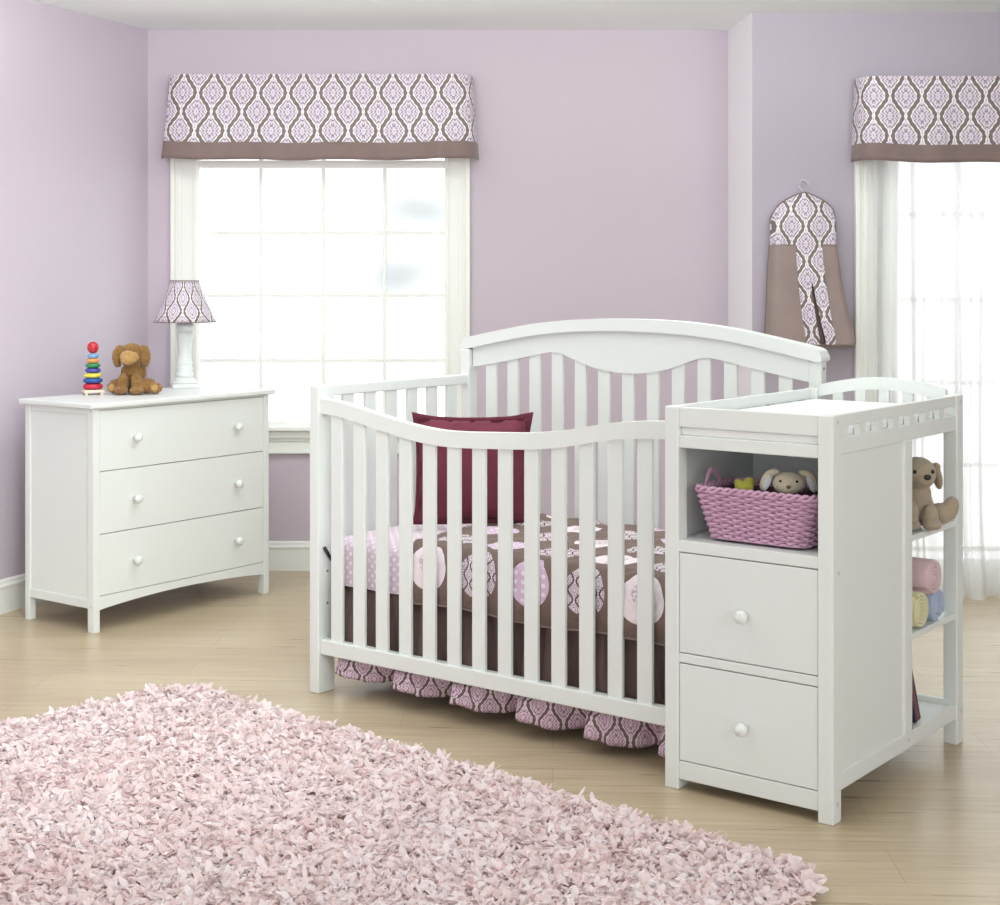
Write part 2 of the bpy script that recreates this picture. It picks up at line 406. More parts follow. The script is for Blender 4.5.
# right projecting wall with patio window opening
PX0, PX1, PZ0, PZ1 = 1.70, 2.92, .01, 2.12
mb = MB()
for x0, x1, z0, z1 in ((XR1+.0, PX0, 0, CZ), (PX1, XE+.1, 0, CZ), (PX0, PX1, 0, PZ0), (PX0, PX1, PZ1, CZ)):
    mb.box(x0, x1, YR, YR+.1, z0, z1, 0)
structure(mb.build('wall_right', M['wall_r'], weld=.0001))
mb = MB()
r = [(XR1, YR), (XR0, YB), (XR0+.1, YB), (XR1+.1, YR+.02)]
mb.strip([[(x, y, 0) for x, y in r], [(x, y, CZ) for x, y in r]], close=True, smooth=False)
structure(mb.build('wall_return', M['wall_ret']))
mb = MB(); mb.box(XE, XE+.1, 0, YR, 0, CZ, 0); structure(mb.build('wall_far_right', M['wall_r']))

# baseboards
BPROF = [(0, 0), (.016, 0), (.016, .1), (.02, .104), (.02, .112), (.012, .118), (.010, .13), (.004, .136), (0, .136)]
def baseboard(name, a, b, nrm):
    a, b, nrm = Vector(a), Vector(b), Vector(nrm).normalized(); mb = MB()
    rows = [[(p.x+nrm.x*d, p.y+nrm.y*d, z) for d, z in BPROF] for p in (a, b)]
    vs = mb.strip(rows, close=True, smooth=False); mb.cap(vs[0]); mb.cap(vs[-1], True)
    return structure(mb.build(name, M['trim']))
baseboard('baseboard_back', (XC, YB), (XR0, YB), (0, -1))
baseboard('baseboard_left', p0, p1, -n2)
baseboard('baseboard_right', (XR1, YR), (XE, YR), (0, -1))

# left window ------------------------------------------------------
w1 = thing('window_1', '', ''); del w1['label'], w1['category']; w1['kind'] = 'structure'; w1.location = (-.83, YB, 0)
def lx(x): return x+.83
mb = MB()   # outer casing with stepped moulding
for s, xo, xi in ((-1, -1.522, -1.40), (1, -.139, -.255)):
    a, b = sorted((xo, xi))
    mb.box(lx(a), lx(b), -.022, 0, .665, 2.25, .003)
    mb.box(lx(xo), lx(xo+.022*(-s)), -.034, -.02, .665, 2.25, .004)
    mb.box(lx(xo+.034*(-s)), lx(xo+.052*(-s)), -.028, -.02, .665, 2.25, .004)
    mb.box(lx(xi-.02*(-s)), lx(xi), -.030, -.02, .665, 2.25, .004)
mb.box(lx(-1.522), lx(-.139), -.03, 0, 2.19, 2.25, .003)
mb.build('casing', M['trim'], w1)
mb = MB()   # sash frame
mb.box(lx(WX0), lx(-1.395), -.01, .06, WZ0, WZ1, .003); mb.box(lx(-.255), lx(WX1), -.01, .06, WZ0, WZ1, .003)
mb.box(lx(WX0), lx(WX1), 0, .06, 1.865, 1.90, .003); mb.box(lx(WX0), lx(WX1), 0, .06, WZ0, .69, .003)
mb.box(lx(WX0), lx(WX1), 0, .06, 2.16, WZ1, .003)
mb.build('sash', M['trim'], w1)
mb = MB()
for x in (-1.111, -.82, -.536): mb.box(lx(x)-.0085, lx(x)+.0085, .012, .05, WZ0, 1.87, .003)
for x in (-1.111, -.82, -.536): mb.box(lx(x)-.0085, lx(x)+.0085, .012, .05, 1.89, 2.17, .003)
for z in (.972, 1.2735, 1.565): mb.box(lx(WX0), lx(WX1), .014, .048, z-.0085, z+.0085, .003)
mb.build('muntins', M['trim'], w1)
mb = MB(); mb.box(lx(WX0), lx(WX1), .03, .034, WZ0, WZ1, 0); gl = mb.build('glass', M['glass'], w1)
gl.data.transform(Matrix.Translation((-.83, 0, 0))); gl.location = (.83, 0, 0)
mb = MB()
mb.box(lx(-1.56), lx(-.10), -.075, .0, .652, .672, .004)
mb.box(lx(-1.53), lx(-.13), -.045, 0, .615, .652, .006)
mb.box(lx(-1.52), lx(-.14), -.03, 0, .60, .615, .003)
mb.box(lx(-1.51), lx(-.15), -.022, 0, .555, .60, .003)
mb.box(lx(-1.51), lx(-.15), -.028, 0, .543, .556, .003)
mb.build('window_sill', M['trim'], w1)

# right patio window ----------------------------------------------
w2 = thing('window_2', '', ''); del w2['label'], w2['category']; w2['kind'] = 'structure'; w2.location = (2.3, YR, 0)
def rx(x): return x-2.3
mb = MB()
mb.box(rx(1.535), rx(PX0+.01), -.024, 0, 0, 2.18, .003); mb.box(rx(1.535), rx(1.556), -.038, -.02, 0, 2.18, .004); mb.box(rx(1.572), rx(1.59), -.03, -.02, 0, 2.18, .004)
mb.box(rx(PX1-.01), rx(PX1+.165), -.024, 0, 0, 2.18, .003); mb.box(rx(1.535), rx(PX1+.165), -.028, 0, 2.11, 2.18, .003)
mb.build('casing', M['trim'], w2)
mb = MB()
mb.box(rx(PX0), rx(PX0+.03), 0, .07, PZ0, PZ1, .003); mb.box(rx(PX1-.03), rx(PX1), 0, .07, PZ0, PZ1, .003)
mb.box(rx(PX0), rx(PX1), 0, .07, PZ1-.03, PZ1, .003); mb.box(rx(PX0), rx(PX1), 0, .07, PZ0, PZ0+.05, .003)
mb.build('sash', M['trim'], w2)
mb = MB()
for x in (2.0, 2.31, 2.62): mb.box(rx(x)-.011, rx(x)+.011, .02, .06, PZ0, PZ1, .003)
for z in (.175, .54, .90, 1.26, 1.63, 1.99): mb.box(rx(PX0), rx(PX1), .022, .058, z-.011, z+.011, .003)
mb.build('muntins', M['trim'], w2)
mb = MB(); mb.box(rx(PX0), rx(PX1), .038, .042, PZ0, PZ1, 0); mb.build('glass', M['glass2'], w2)

# ------------------------------------------------------------------ valances
def valance(label, x0, x1, Yw, ztop, zband, zbot, proj, flare, dip):
    w = x1-x0; root = thing('window_valance', label, 'valance', ((x0+x1)/2, Yw, 0))
    hw = w/2
    plan = [(-hw, 0), (-hw+.008, -proj*.45), (-hw+.022, -proj*.8), (-hw+.05, -proj*.97), (-hw+.10, -proj)]
    N = 70
    for i in range(1, N): plan.append((-hw+.10+(w-.2)*i/N, -proj))
    plan += [(-x, y) for x, y in plan[:5][::-1]]
    L = [0]
    for a, b in zip(plan, plan[1:]): L.append(L[-1]+math.hypot(a[0]-b[0], a[1]-b[1]))
    def pt(i, z, t):      # t: 0 at top, 1 at bottom
        x, y = plan[i]; sc = 1+flare*t/hw
        ripple = .006*math.sin(x*23+.5)*t+.004*math.sin(x*51)*t
        pl = .012*math.exp(-((abs(x)-(hw-.10-.07*t))/.022)**2)*(.4+.6*t)
        s_ = min(1, abs(y)/proj)
        cx = (x/hw)
        zz = z-dip*t*max(0, 1-cx**4)+ (.003*math.sin(x*15) if t > .6 else 0)*t
        return (x*sc, y-(.06*t+pl+ripple)*s_, zz)
    H = ztop-zbot
    mb = MB(); rows = []; K = 10
    for k in range(K+1):
        z = ztop+(zband-ztop)*k/K; rows.append([pt(i, z, (ztop-z)/H) for i in range(len(plan))])
    mb.strip(rows, uvf=lambda a, b: (L[b]-L[-1]/2, -(ztop-zband)*a/K))
    # thickness lip on top
    mb.strip([rows[0], [(x*.99, y*.6, z) for x, y, z in rows[0]]], uvf=lambda a, b: (L[min(b, len(L)-1)], 0))
    mb.build('patterned_panel', M['damask'], root)
    mb = MB(); rows = []
    for k in range(5):
        z = zband+(zbot-zband)*k/4
        rows.append([tuple(Vector(pt(i, z, (ztop-z)/H))+Vector((0, -.004, 0))) for i in range(len(plan))])
    rows.append([(x, y+.012, z) for x, y, z in rows[-1]])
    mb.strip(rows); mb.build('taupe_border', M['brown'], root)
    mb = MB(); mb.box(-hw+.02, hw-.02, -.045, -.03, ztop-.05, ztop-.01, .002); mb.box(-hw+.02, -hw+.03, -.045, -.002, ztop-.05, ztop-.01, 0); mb.box(hw-.03, hw-.02, -.045, -.002, ztop-.05, ztop-.01, 0)
    mb.build('mounting_rail', M['trim'], root)
    return root
valance('lilac damask valance with taupe border above the bare muntined window', -1.525, -.125, YB-.04, 2.282, 1.976, 1.899, .10, .028, .012)
valance('lilac damask valance with taupe border above the sheer curtain', 1.530, 3.13, YR-.042, 2.212, 1.925, 1.852, .10, .018, .012)

# sheer curtain -----------------------------------------------------
def sheer():
    root = thing('sheer_curtain', 'floor-length white sheer curtain hanging over the right window', 'curtain', (2.35, YR-.08, 0))
    def panel(name, x0, x1, ph):
        mb = MB(); rows = []; NX_, NZ = 260, 34
        for k in range(NZ+1):
            t = k/NZ; z = 2.02*(1-t)+.004
            row = []
            for i in range(NX_+1):
                u = i/NX_; x = x0+(x1-x0)*u
                amp = .012+.022*t
                y = amp*(math.sin(x*44+ph+.8*math.sin(x*6+t))+.5*math.sin(x*97+2*t+ph))
                y -= .03*t + .10*t**7
                xx = x+.012*math.sin(x*31+t*2)*t + (.10*t**10 if name == 'x' else 0)
                row.append((xx, y, z+ (.012*abs(math.sin(x*9)) if k == NZ else 0)))
            rows.append(row)
        mb.strip(rows); return mb.build('curtain_panel', M['sheer'], root)
    panel('a', -.755, -.37, 0); panel('b', -.385, .12, 1.3); panel('c', .10, .72, 2.1)
    mb = MB(); mb.tube([(-.79, 0, 2.03), (.74, 0, 2.03)], .008, 10); mb.build('rod', M['trim'], root)
sheer()

# ------------------------------------------------------------------ furniture frame
NXc, NYc, TH = .8209, 3.737, .6566
def FP(a, b, z=0, N=(NXc, NYc, TH)):
    X, Y, t = N; return Vector((X-a*math.cos(t)+b*math.sin(t), Y+a*math.sin(t)+b*math.cos(t), z))
class FB:
    """boxes and boards in (a,b,z): a to the left along the front, b to the back"""
    def __init__(s, oa, ob): s.oa, s.ob, s.mb = oa, ob, MB()
    def box(s, a0, a1, b0, b1, z0, z1, bev=.0025): s.mb.box(-(a0-s.oa), -(a1-s.oa), b0-s.ob, b1-s.ob, z0, z1, bev); return s
    def pt(s, a, b, z): return (-(a-s.oa), b-s.ob, z)
    def board(s, top, bot, b0, b1): s.mb.prism([(-(a-s.oa), z) for a, z in top], [(-(a-s.oa), z) for a, z in bot], b0-s.ob, b1-s.ob); return s
    def build(s, *k, **kw): return s.mb.build(*k, **kw)

# ------------------------------------------------------------------ crib
OA, OB = 1.17, .5
crib = thing('crib', 'white slatted convertible crib with arched headboard and curved front rail', 'crib', FP(OA, OB), -TH)
def cb(): return FB(OA, OB)
B0 = .0825; HP = 1.001
def part(name, *boxes, mat='white', bev=.0025, parent=None, root=None):
    f = cb()
    for x in boxes: f.box(*x, bev=bev)
    return f.build(name, M[mat], parent or crib)
fp = part('post', (1.846, 1.886, B0, B0+.078, 0, HP), bev=.004)
f = cb()
for z in (.29, .395):     # screw holes on the inner face
    f = cb(); x, y, zz = f.pt(1.8455, .125, z); f.mb.lathe([(.0045, 0), (.0045, .0015)], (x-.001, y, zz), 12, 'x')
    f.build('screw_hole', M['hole'], fp)
part('post', (1.846, 1.886, .866, .915, 0, 1.093), bev=.004)
part('post', (.456, .50, .8834, .922, 0, 1.093), bev=.004)
RT = [(1.846, .9605), (1.767, .954), (1.649, .933), (1.56, .916), (1.489, .9035), (1.41, .8935), (1.335, .888), (1.26, .888), (1.187, .891), (1.045, .898), (.976, .9035), (.881, .916), (.776, .936), (.712, .947), (.623, .9565), (.556, .9605), (.487, .962)]
N_ = 70; A = [1.8455+(.4865-1.8455)*i/N_ for i in range(N_+1)]
f = cb(); top = [(a, interp(RT, a)) for a in A]
f.board(top, [(a, z-.0485) for a, z in top], B0+.010, B0+.042); f.build('front_top_rail', M['white'], crib)
part('front_bottom_rail', (.4865, 1.8455, B0+.008, B0+.042, .1285, .178), bev=.004)
for i in range(13):
    a = .610+.0976*i
    part('front_slat', (a-.0245, a+.0245, B0+.017, B0+.031, .165, interp(RT, a)-.02))
# left end
part('end_top_rail', (1.856, 1.88, B0+.078, .868, .965, HP), bev=.004)
part('end_bottom_rail', (1.856, 1.88, B0+.078, .868, .13, .18))
for i in range(7):
    b = .2442+.1088*i
    if b+.027 < .866: part('end_slat', (1.862, 1.874, b-.027, b+.027, .17, .975))
# headboard
CT = [(0, 1.2145), (.1, 1.2135), (.2, 1.2095), (.3, 1.2015), (.4, 1.190), (.5, 1.173), (.6, 1.1545), (.68, 1.1385), (.70, 1.1335), (.712, 1.127), (.719, 1.117), (.722, 1.106)]
CBOT = [(0, 1.1725), (.1, 1.1715), (.2, 1.1675), (.3, 1.1595), (.4, 1.148), (.5, 1.131), (.6, 1.1125), (.68, 1.0965), (.714, 1.0905), (.722, 1.096)]
PB = [(0, 1.029), (.06, 1.0315), (.14, 1.044), (.21, 1.065), (.26, 1.083), (.295, 1.0915), (.33, 1.0905), (.4, 1.078), (.5, 1.058), (.6, 1.040), (.67, 1.028)]
HC = 1.171
A = [HC+.722*(1-2*i/160) for i in range(161)]
f = cb(); ct = [(a, interp(CT, abs(a-HC))) for a in A]
f.board(ct, [(a, interp(CBOT, abs(a-HC))) for a, z in ct], .868, .93); cp = f.build('headboard_cap', M['white'], crib)
bv = cp.modifiers.new('bev', 'BEVEL'); bv.width = .006; bv.segments = 3; bv.limit_method = 'ANGLE'
A = [HC+.672*(1-2*i/90) for i in range(91)]
f = cb(); f.board([(a, interp(CT, abs(a-HC))-.035) for a in A], [(a, interp(PB, abs(a-HC))) for a in A], .8834, .908)
f.build('headboard_panel', M['white'], crib)
for i in range(13):
    a = 1.7635-.0984*i
    part('headboard_slat', (a-.024, a+.024, .889, .902, .19, interp(PB, abs(a-HC))+.01))
part('headboard_bottom_rail', (.50, 1.846, .885, .91, .15, .21))
f = cb()
for z in (1.07,):
    x, y, zz = f.pt(.4555, .90, z); f.mb.lathe([(.005, 0), (.005, .0015)], (x, y, zz), 12, 'x')
f.build('screw', M['hole'], crib)
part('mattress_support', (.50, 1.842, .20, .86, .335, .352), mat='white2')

# mattress ----------------------------------------------------------
def rounded_slab(a0, a1, b0, b1, z0, z1, r, name, mat, root, o):
    """pillow-edged slab with metric uv"""
    mb = MB(); NA, NB = 60, 40
    prof = []
    # cross-section in b: from bottom-front over the top to bottom-back
    path = [(b0, z0)]
    for k in range(7):
        t = PI/2*k/6; path.append((b0+r-r*math.cos(t), z1-r+r*math.sin(t)))
    for k in range(1, 20): path.append((b0+r+(b1-b0-2*r)*k/20, z1))
    for k in range(7):
        t = PI/2*k/6; path.append((b1-r+r*math.sin(t), z1-r+r*math.cos(t)))
    path.append((b1, z0))
    S = [0]
    for p, q in zip(path, path[1:]): S.append(S[-1]+math.hypot(p[0]-q[0], p[1]-q[1]))
    rows = []; AA = []
    for i in range(NA+1):
        u = i/NA; a = a1+(a0-a1)*u; AA.append(a)
        e = min(a-a0, a1-a); dz = 0
        if e < r: dz = r-math.sqrt(max(0, r*r-(r-e)**2))
        row = []
        for b, z in path:
            k = (z-z0)/(z1-z0)
            wv = .003*math.sin(a*37+b*11)+.002*math.sin(a*71)
            row.append((-(a-o[0]), b-o[1]+ (wv if k < .95 else 0), z-dz*k+wv*(k)))
        rows.append(row)
    vs = mb.strip(rows, uvf=lambda i, j: (AA[i], S[j])); mb.cap(vs[0]); mb.cap(vs[-1], True)
    return mb.build(name, mat, root)
mt = thing('mattress', 'crib mattress in a pale pink sheet with white polka dots', 'mattress', FP(OA, OB), -TH)
rounded_slab(.505, 1.842, .138, .862, .353, .505, .035, 'fitted_sheet', M['polka'], mt, (OA, OB))
f = cb(); f.mb.tube([f.pt(1.835, .134, .43), f.pt(1.838, .118, .455), f.pt(1.84, .105, .475)], .006, 8); f.build('dark_strap', M['black'], mt)

# quilt ---------------------------------------------------------------
def quilt():
    root = thing('quilt', 'brown crib quilt with appliqued damask, dotted and white circles', 'quilt', FP(OA, OB), -TH)
    b0, b1, z1, r, zh = .128, .868, .517, .045, .343
    path = [(b0-.004, zh), (b0-.003, (zh+z1-r)/2)]
    for k in range(9):
        t = PI/2*k/8; path.append((b0+r-r*math.cos(t), z1-r+r*math.sin(t)))
    for k in range(1, 24): path.append((b0+r+(b1-b0-r)*k/24, z1))
    S = [0]
    for p, q in zip(path, path[1:]): S.append(S[-1]+math.hypot(p[0]-q[0], p[1]-q[1]))
    mb = MB(); NA = 110; AL = []
    rows = []
    for i in range(NA+1):
        u = i/NA; row = []; al = []
        for j, (b, z) in enumerate(path):
            a1 = 1.49+.16*max(0, (b-.13))
            if j <= 1: a1 -= .03*(1-j*.7)           # rounded corner of the hem
            a = a1+(.51-a1)*u
            w = .004*math.sin(a*29+b*7)+.003*math.sin(a*53+b*23)+.003*math.sin(b*40+a*5)
            dz = .006*math.sin(a*11) if j == 0 else 0
            row.append((-(a-OA), b-OB-(abs(w) if z < z1-.01 else 0)-(.004*math.sin(a*30) if j < 2 else 0), z+dz+(abs(w) if z >= z1-.01 else 0))); al.append(a)
        rows.append(row); AL.append(al)
    mb.strip(rows, uvf=lambda i, j: (AL[i][j]-1.411, S[j]-.112))
    o = mb.build('quilted_cover', M['quilt'], root)
    m = o.modifiers.new('sol', 'SOLIDIFY'); m.thickness = .008; m.offset = 0
    # piped edge
    mb = MB(); mb.tube([Vector(rw[0]) for rw in rows], .005, 6); mb.tube([Vector(p) for p in rows[0]], .005, 6)
    mb.build('binding', M['brown'], root)
quilt()

# dust ruffle ---------------------------------------------------------
def ruffle():
    root = thing('crib_skirt', 'gathered brown crib skirt with pink damask hem under the mattress', 'crib skirt', FP(OA, OB), -TH)
    NA = 420; a1, a0 = 1.80, .52; P = .2444
    def off(a, z):
        d = (1.80-a)/P; p = d-math.floor(d)
        k = max(0, min(1, (.36-z)/.32))
        if p < .06: s = math.sin(p/.06*PI/2)
        else: s = math.cos((p-.06)/.94*PI*.85)
        big = (s-.15)*.075*k**1.3
        g = .009*math.sin(a*88+1.4*math.sin(a*17))*(1-.4*k)+.005*math.sin(a*190+2*math.sin(a*31))*(1-.6*k)
        return big+g
    def pt(a, z, extra=0):
        o_ = off(a, z); lift = .010*math.sin((1.8-a)/P*2*PI+1.2)+.030*(a-.6)/1.2 if z < .11 else 0
        b = .158-o_; 
        if z > .115: b = max(b, .136)
        return (-(a-OA), b-OB-extra, z+lift*(1 if z < .06 else .4))
    def band(zs, name, mat, extra=0):
        mb = MB(); AA = [a1+(a0-a1)*i/NA for i in range(NA+1)]
        L = [0]; low = [pt(a, zs[-1]) for a in AA]
        for p, q in zip(low, low[1:]): L.append(L[-1]+math.dist(p, q))
        rows = [[pt(a, z, extra) for a in AA] for z in zs]
        mb.strip(rows, uvf=lambda i, j: (L[j], zs[i]))
        o = mb.build(name, mat, root); m = o.modifiers.new('sol', 'SOLIDIFY'); m.thickness = .0025; return o
    band([.352, .32, .28, .24, .20, .165, .15], 'gathered_panel', M['skirt'])
    band([.152, .135, .12, .105, .09, .07, .052, .035], 'patterned_hem', M['damask_ruffle'], .003)
    # left end and back falls
    for nm, pts in (('end_panel', [(1.80, .155+.7*i/60) for i in range(61)]), ('back_panel', [(1.80-1.28*i/80, .857) for i in range(81)])):
        mb = MB(); rows = []
        for z in (.352, .25, .15, .04):
            k = (.352-z)/.31
            rows.append([(-(a-OA)+(.014*math.sin(b*60)*k if nm == 'end_panel' else 0), b-OB+(.014*math.sin(a*60)*k if nm != 'end_panel' else 0), z) for a, b in pts])
        mb.strip(rows); mb.build(nm, M['skirt'], root)
ruffle()

# burgundy pillow ------------------------------------------------------
def pillow():
    root = thing('throw_pillow', 'square burgundy throw pillow leaning inside the crib', 'pillow', (-.092, 5.10, .529), rot=(math.radians(-8), 0, math.radians(1)))
    W, H, T = .372, .352, .05; N = 26; mb = MB()
    def surf(sg):
        rows = []
        for i in range(N+1):
            row = []
            for j in range(N+1):
                u, v = -1+2*i/N, -1+2*j/N
                pin = 1-.05*(1-v*v) if True else 1
                x = u*W/2*(1-.035*(1-v*v)**1); z = v*H/2*(1-.05*(1-u*u))
                fl = .05*T
                d = (max(0, 1-abs(u/.93)**3)*max(0, 1-abs(v/.93)**3))**.5
                cr = .004*math.sin(u*9+v*5)*(d)+.006*math.sin(4*u-7*v)*(1-d)
                row.append((x, sg*(d*T+.002)+cr*.5, z+H/2))
            rows.append(row)
        return rows
    mb.strip(surf(1)); mb.strip(surf(-1)); mb.build('cushion', M['burgundy'], root, weld=.0045)
    mb = MB()  # corner ears / flange
    edge = []
    for s, (u0, v0, u1, v1) in enumerate(((-1, -1, 1, -1), (1, -1, 1, 1), (1, 1, -1, 1), (-1, 1, -1, -1))):
        for k in range(20):
            t = k/20; edge.append((u0+(u1-u0)*t, v0+(v1-v0)*t))
    def P(u, v, e):
        c = (abs(u)*abs(v))**8
        ex = e*(1+.9*c); x = u*W/2*(1-.035*(1-v*v)); z = v*H/2*(1-.05*(1-u*u))+H/2
        return (x+ (ex if u > .999 else -ex if u < -.999 else 0), .004*math.sin(u*14+v*11), max(z+(ex if v > .999 else -ex if v < -.999 else 0), -.004))
    inn = [P(u, v, -.006) for u, v in edge]; out = [P(u, v, .011) for u, v in edge]
    mb.strip([inn+[inn[0]], out+[out[0]]]); o = mb.build('flange', M['burgundy_d'], root)
    m = o.modifiers.new('s', 'SOLIDIFY'); m.thickness = .003; m.offset = 0
pillow()

# ------------------------------------------------------------------ changing table
CA, CB_ = .242, .435
H = 1.013; W = .484; D = .871; PW = .042
ch = thing('changing_table', 'white changing table with two drawers and open basket shelf', 'changing table', FP(CA, CB_), -TH)
def cp_(name, *boxes, mat='white', bev=.0025, parent=None):
    f = FB(CA, CB_)
    for x in boxes: f.box(*x, bev=bev)
    return f.build(name, M[mat], parent or ch)
np_ = cp_('post', (0, PW, 0, .049, 0, H), bev=.004)
cp_('post', (W-PW, W, 0, .049, 0, H), bev=.004)
fpst = cp_('post', (0, PW, D-.049, D, 0, H), bev=.004)
cp_('post', (W-PW, W, D-.049, D, 0, H), bev=.004)
cp_('front_top_board', (PW, W-PW, .004, .022, .959, H-.001))
cp_('sliding_tray', (PW, W-PW, .016, .035, .937, .957), mat='pad')
cp_('front_rail', (PW, W-PW, .004, .022, .904, .937))
cp_('front_rail', (PW, W-PW, .004, .022, .337, .362))
cp_('front_bottom_rail', (PW, W-PW, .004, .022, .028, .077))
for z0, z1 in ((.3645, .6265), (.0795, .3345)):
    d = cp_('drawer', (PW+.0015, W-PW-.0015, .004, .022, z0, z1), (PW+.02, W-PW-.02, .022, .40, z0+.02, z1-.04), bev=.0015)
    f = FB(CA, CB_); x, y, z = f.pt(.243, .004, (z0+z1)/2+.006 if z0 < .2 else (z0+z1)/2-.005)
    if z0 < .2: z = .2
    else: z = .487
    f.mb.lathe([(.008, 0), (.0075, -.012), (.012, -.017), (.0165, -.023), (.0175, -.029), (.0155, -.036), (.009, -.041), (.0005, -.0425)], (x, y, z), 24, 'y')
    f.build('knob', M['white'], d)
cp_('drawer_gap', (PW, W-PW, .019, .024, .06, .64), mat='dark', bev=0)
cp_('shelf', (PW-.02, W-PW+.02, .004, .455, .629, .660))
cp_('inner_back_panel', (.01, W-.01, .455, .472, .08, .95))
cp_('cabinet_top_panel', (.02, W-.02, .02, D-.03, .925, .936))
# right side
cp_('side_top_rail', (.004, .022, .049, D-.049, .981, H-.001))
cp_('side_lower_rail', (.004, .022, .049, D-.049, .911, .954))
cp_('side_bottom_rail', (.004, .022, .049, D-.049, .0745, .118))
cp_('side_panel', (.010, .020, .049, .455, .115, .915))
cp_('side_stile', (.003, .022, .452, .503, .116, .913))
# left side (towards the crib)
cp_('side_top_rail', (W-.022, W-.004, .049, D-.049, .981, H-.001))
cp_('side_lower_rail', (W-.022, W-.004, .049, D-.049, .911, .954))
cp_('side_panel', (W-.020, W-.008, .049, D-.049, .08, .915))
for i in range(7):
    b = .078+.1063*i
    cp_('rail_block', (.005, .021, b-.019, b+.019, .952, .983), bev=.001)
    cp_('rail_block', (W-.021, W-.005, b-.022, b+.022, .952, .983), bev=.001)
# back arch
AT = [(.042, 1.026), (.1, 1.041), (.158, 1.050), (.21, 1.0545), (.25, 1.055), (.30, 1.052), (.36, 1.043), (.442, 1.026)]
A = [.442-.400*i/40 for i in range(41)]
f = FB(CA, CB_); f.board([(a, interp(AT, a)) for a in A], [(a, interp(AT, a)-.037) for a in A], D-.032, D-.012); f.build('back_arched_rail', M['white'], ch)
cp_('back_rail', (PW, W-PW, D-.03, D-.012, .911, .953))
for i in range(5):
    a = .383-.0745*i
    cp_('back_slat', (a-.017, a+.017, D-.028, D-.018, .945, interp(AT, a)-.02))
# open shelves behind
for z in (.632, .364): cp_('open_shelf', (.006, W-.02, .472, D-.05, z, z+.017))
cp_('open_shelf', (.022, W-.02, .472, D-.03, .098, .112))
cp_('shelf_lip', (.022, W-PW, D-.05, D-.03, .1, .128))
cp_('changing_pad', (.024, W-.024, .036, D-.034, .937, .981), mat='pad', bev=.012)
for b, z in ((.025, .995), (.025, .048), (.478, .098), (D-.022, .995), (D-.022, .095), (.03, .62)):
    f = FB(CA, CB_); x, y, zz = f.pt(0 if b != .478 else .004, b, z); f.mb.lathe([(.005, -.0005), (.005, .0012), (.003, .0016)], (x, y, zz), 14, 'x')
    f.build('screw_cover', M['gold'], ch)

# ------------------------------------------------------------------ dresser
DN = (-1.5455, 5.768, .6359)
DA, DB = .211, .4655
dr = thing('dresser', 'white three-drawer dresser on square legs beside the left wall', 'dresser', FP(DA, DB, 0, DN), -DN[2])
def dp(name, *boxes, mat='white', bev=.0025, parent=None):
    f = FB(DA, DB)
    for x in boxes: f.box(*x, bev=bev)
    return f.build(name, M[mat], parent or dr)
DW, DD = .931, .422
dp('top', (-.018, DD+.015, -.022, DW+.022, .856, .876), bev=.005)
for a0, a1, b0, b1 in ((0, .037, 0, .03), (0, .037, DW-.03, DW), (DD-.03, DD, 0, .03), (DD-.03, DD, DW-.03, DW)):
    dp('leg', (a0, a1, b0, b1, 0, .857), bev=.003)
dp('side_panel', (.037, DD-.03, .009, .017, .12, .835)); dp('side_panel', (.037, DD-.03, DW-.017, DW-.009, .12, .835))
dp('side_rail', (.037, DD-.03, .002, .02, .831, .857)); dp('side_rail', (.037, DD-.03, DW-.02, DW-.002, .831, .857))
dp('side_rail', (.037, DD-.03, .002, .02, .0905, .125)); dp('side_rail', (.037, DD-.03, DW-.02, DW-.002, .0905, .125))
dp('front_rail', (.004, .02, .03, DW-.03, .847, .857)); 
f = FB(DA, DB)   # gently arched bottom apron
B_ = [.03+(DW-.06)*i/30 for i in range(31)]
vt = [[f.pt(.004, b, .1365) for b in B_], [f.pt(.02, b, .1365) for b in B_]]
vb = [[f.pt(.004, b, .084+.022*math.sin(PI*(b-.03)/(DW-.06))**.8) for b in B_], [f.pt(.02, b, .084+.022*math.sin(PI*(b-.03)/(DW-.06))**.8) for b in B_]]
f.mb.strip([vt[0], vb[0]], smooth=False); f.mb.strip([vt[1], vb[1]], smooth=False); f.mb.strip([vb[0], vb[1]]); f.mb.strip([vt[0], vt[1]], smooth=False)
f.build('apron', M['white'], dr)
dp('back_panel', (DD-.015, DD-.005, .03, DW-.03, .1, .857))
dp('drawer_gap', (.014, .018, .03, DW-.03, .13, .85), mat='dark', bev=0)
for z0, z1, kz in ((.6145, .8455, .732), (.3745, .6115, .493), (.1385, .3715, .2535)):
    d = dp('drawer', (.003, .016, .0315, DW-.0315, z0, z1), (.02, .35, .06, DW-.06, z0+.02, z1-.04), bev=.0015)
    for b in (.196, .734):
        f = FB(DA, DB); x, y, z = f.pt(.003, b, kz)
        f.mb.lathe([(.007, 0), (.007, .014), (.012, .019), (.0165, .025), (.017, .031), (.014, .038), (.007, .042), (.0005, .043)], (x, y, z), 20, 'x')
        f.build('knob', M['white'], d)
for z in (.845, .1):
    f = FB(DA, DB); x, y, zz = f.pt(.018, 0, z); f.mb.lathe([(.004, -.001), (.004, .0005)], (x, y, zz), 12, 'y')
    f.build('screw_cover', M['gold'], dr)
TZ = .876

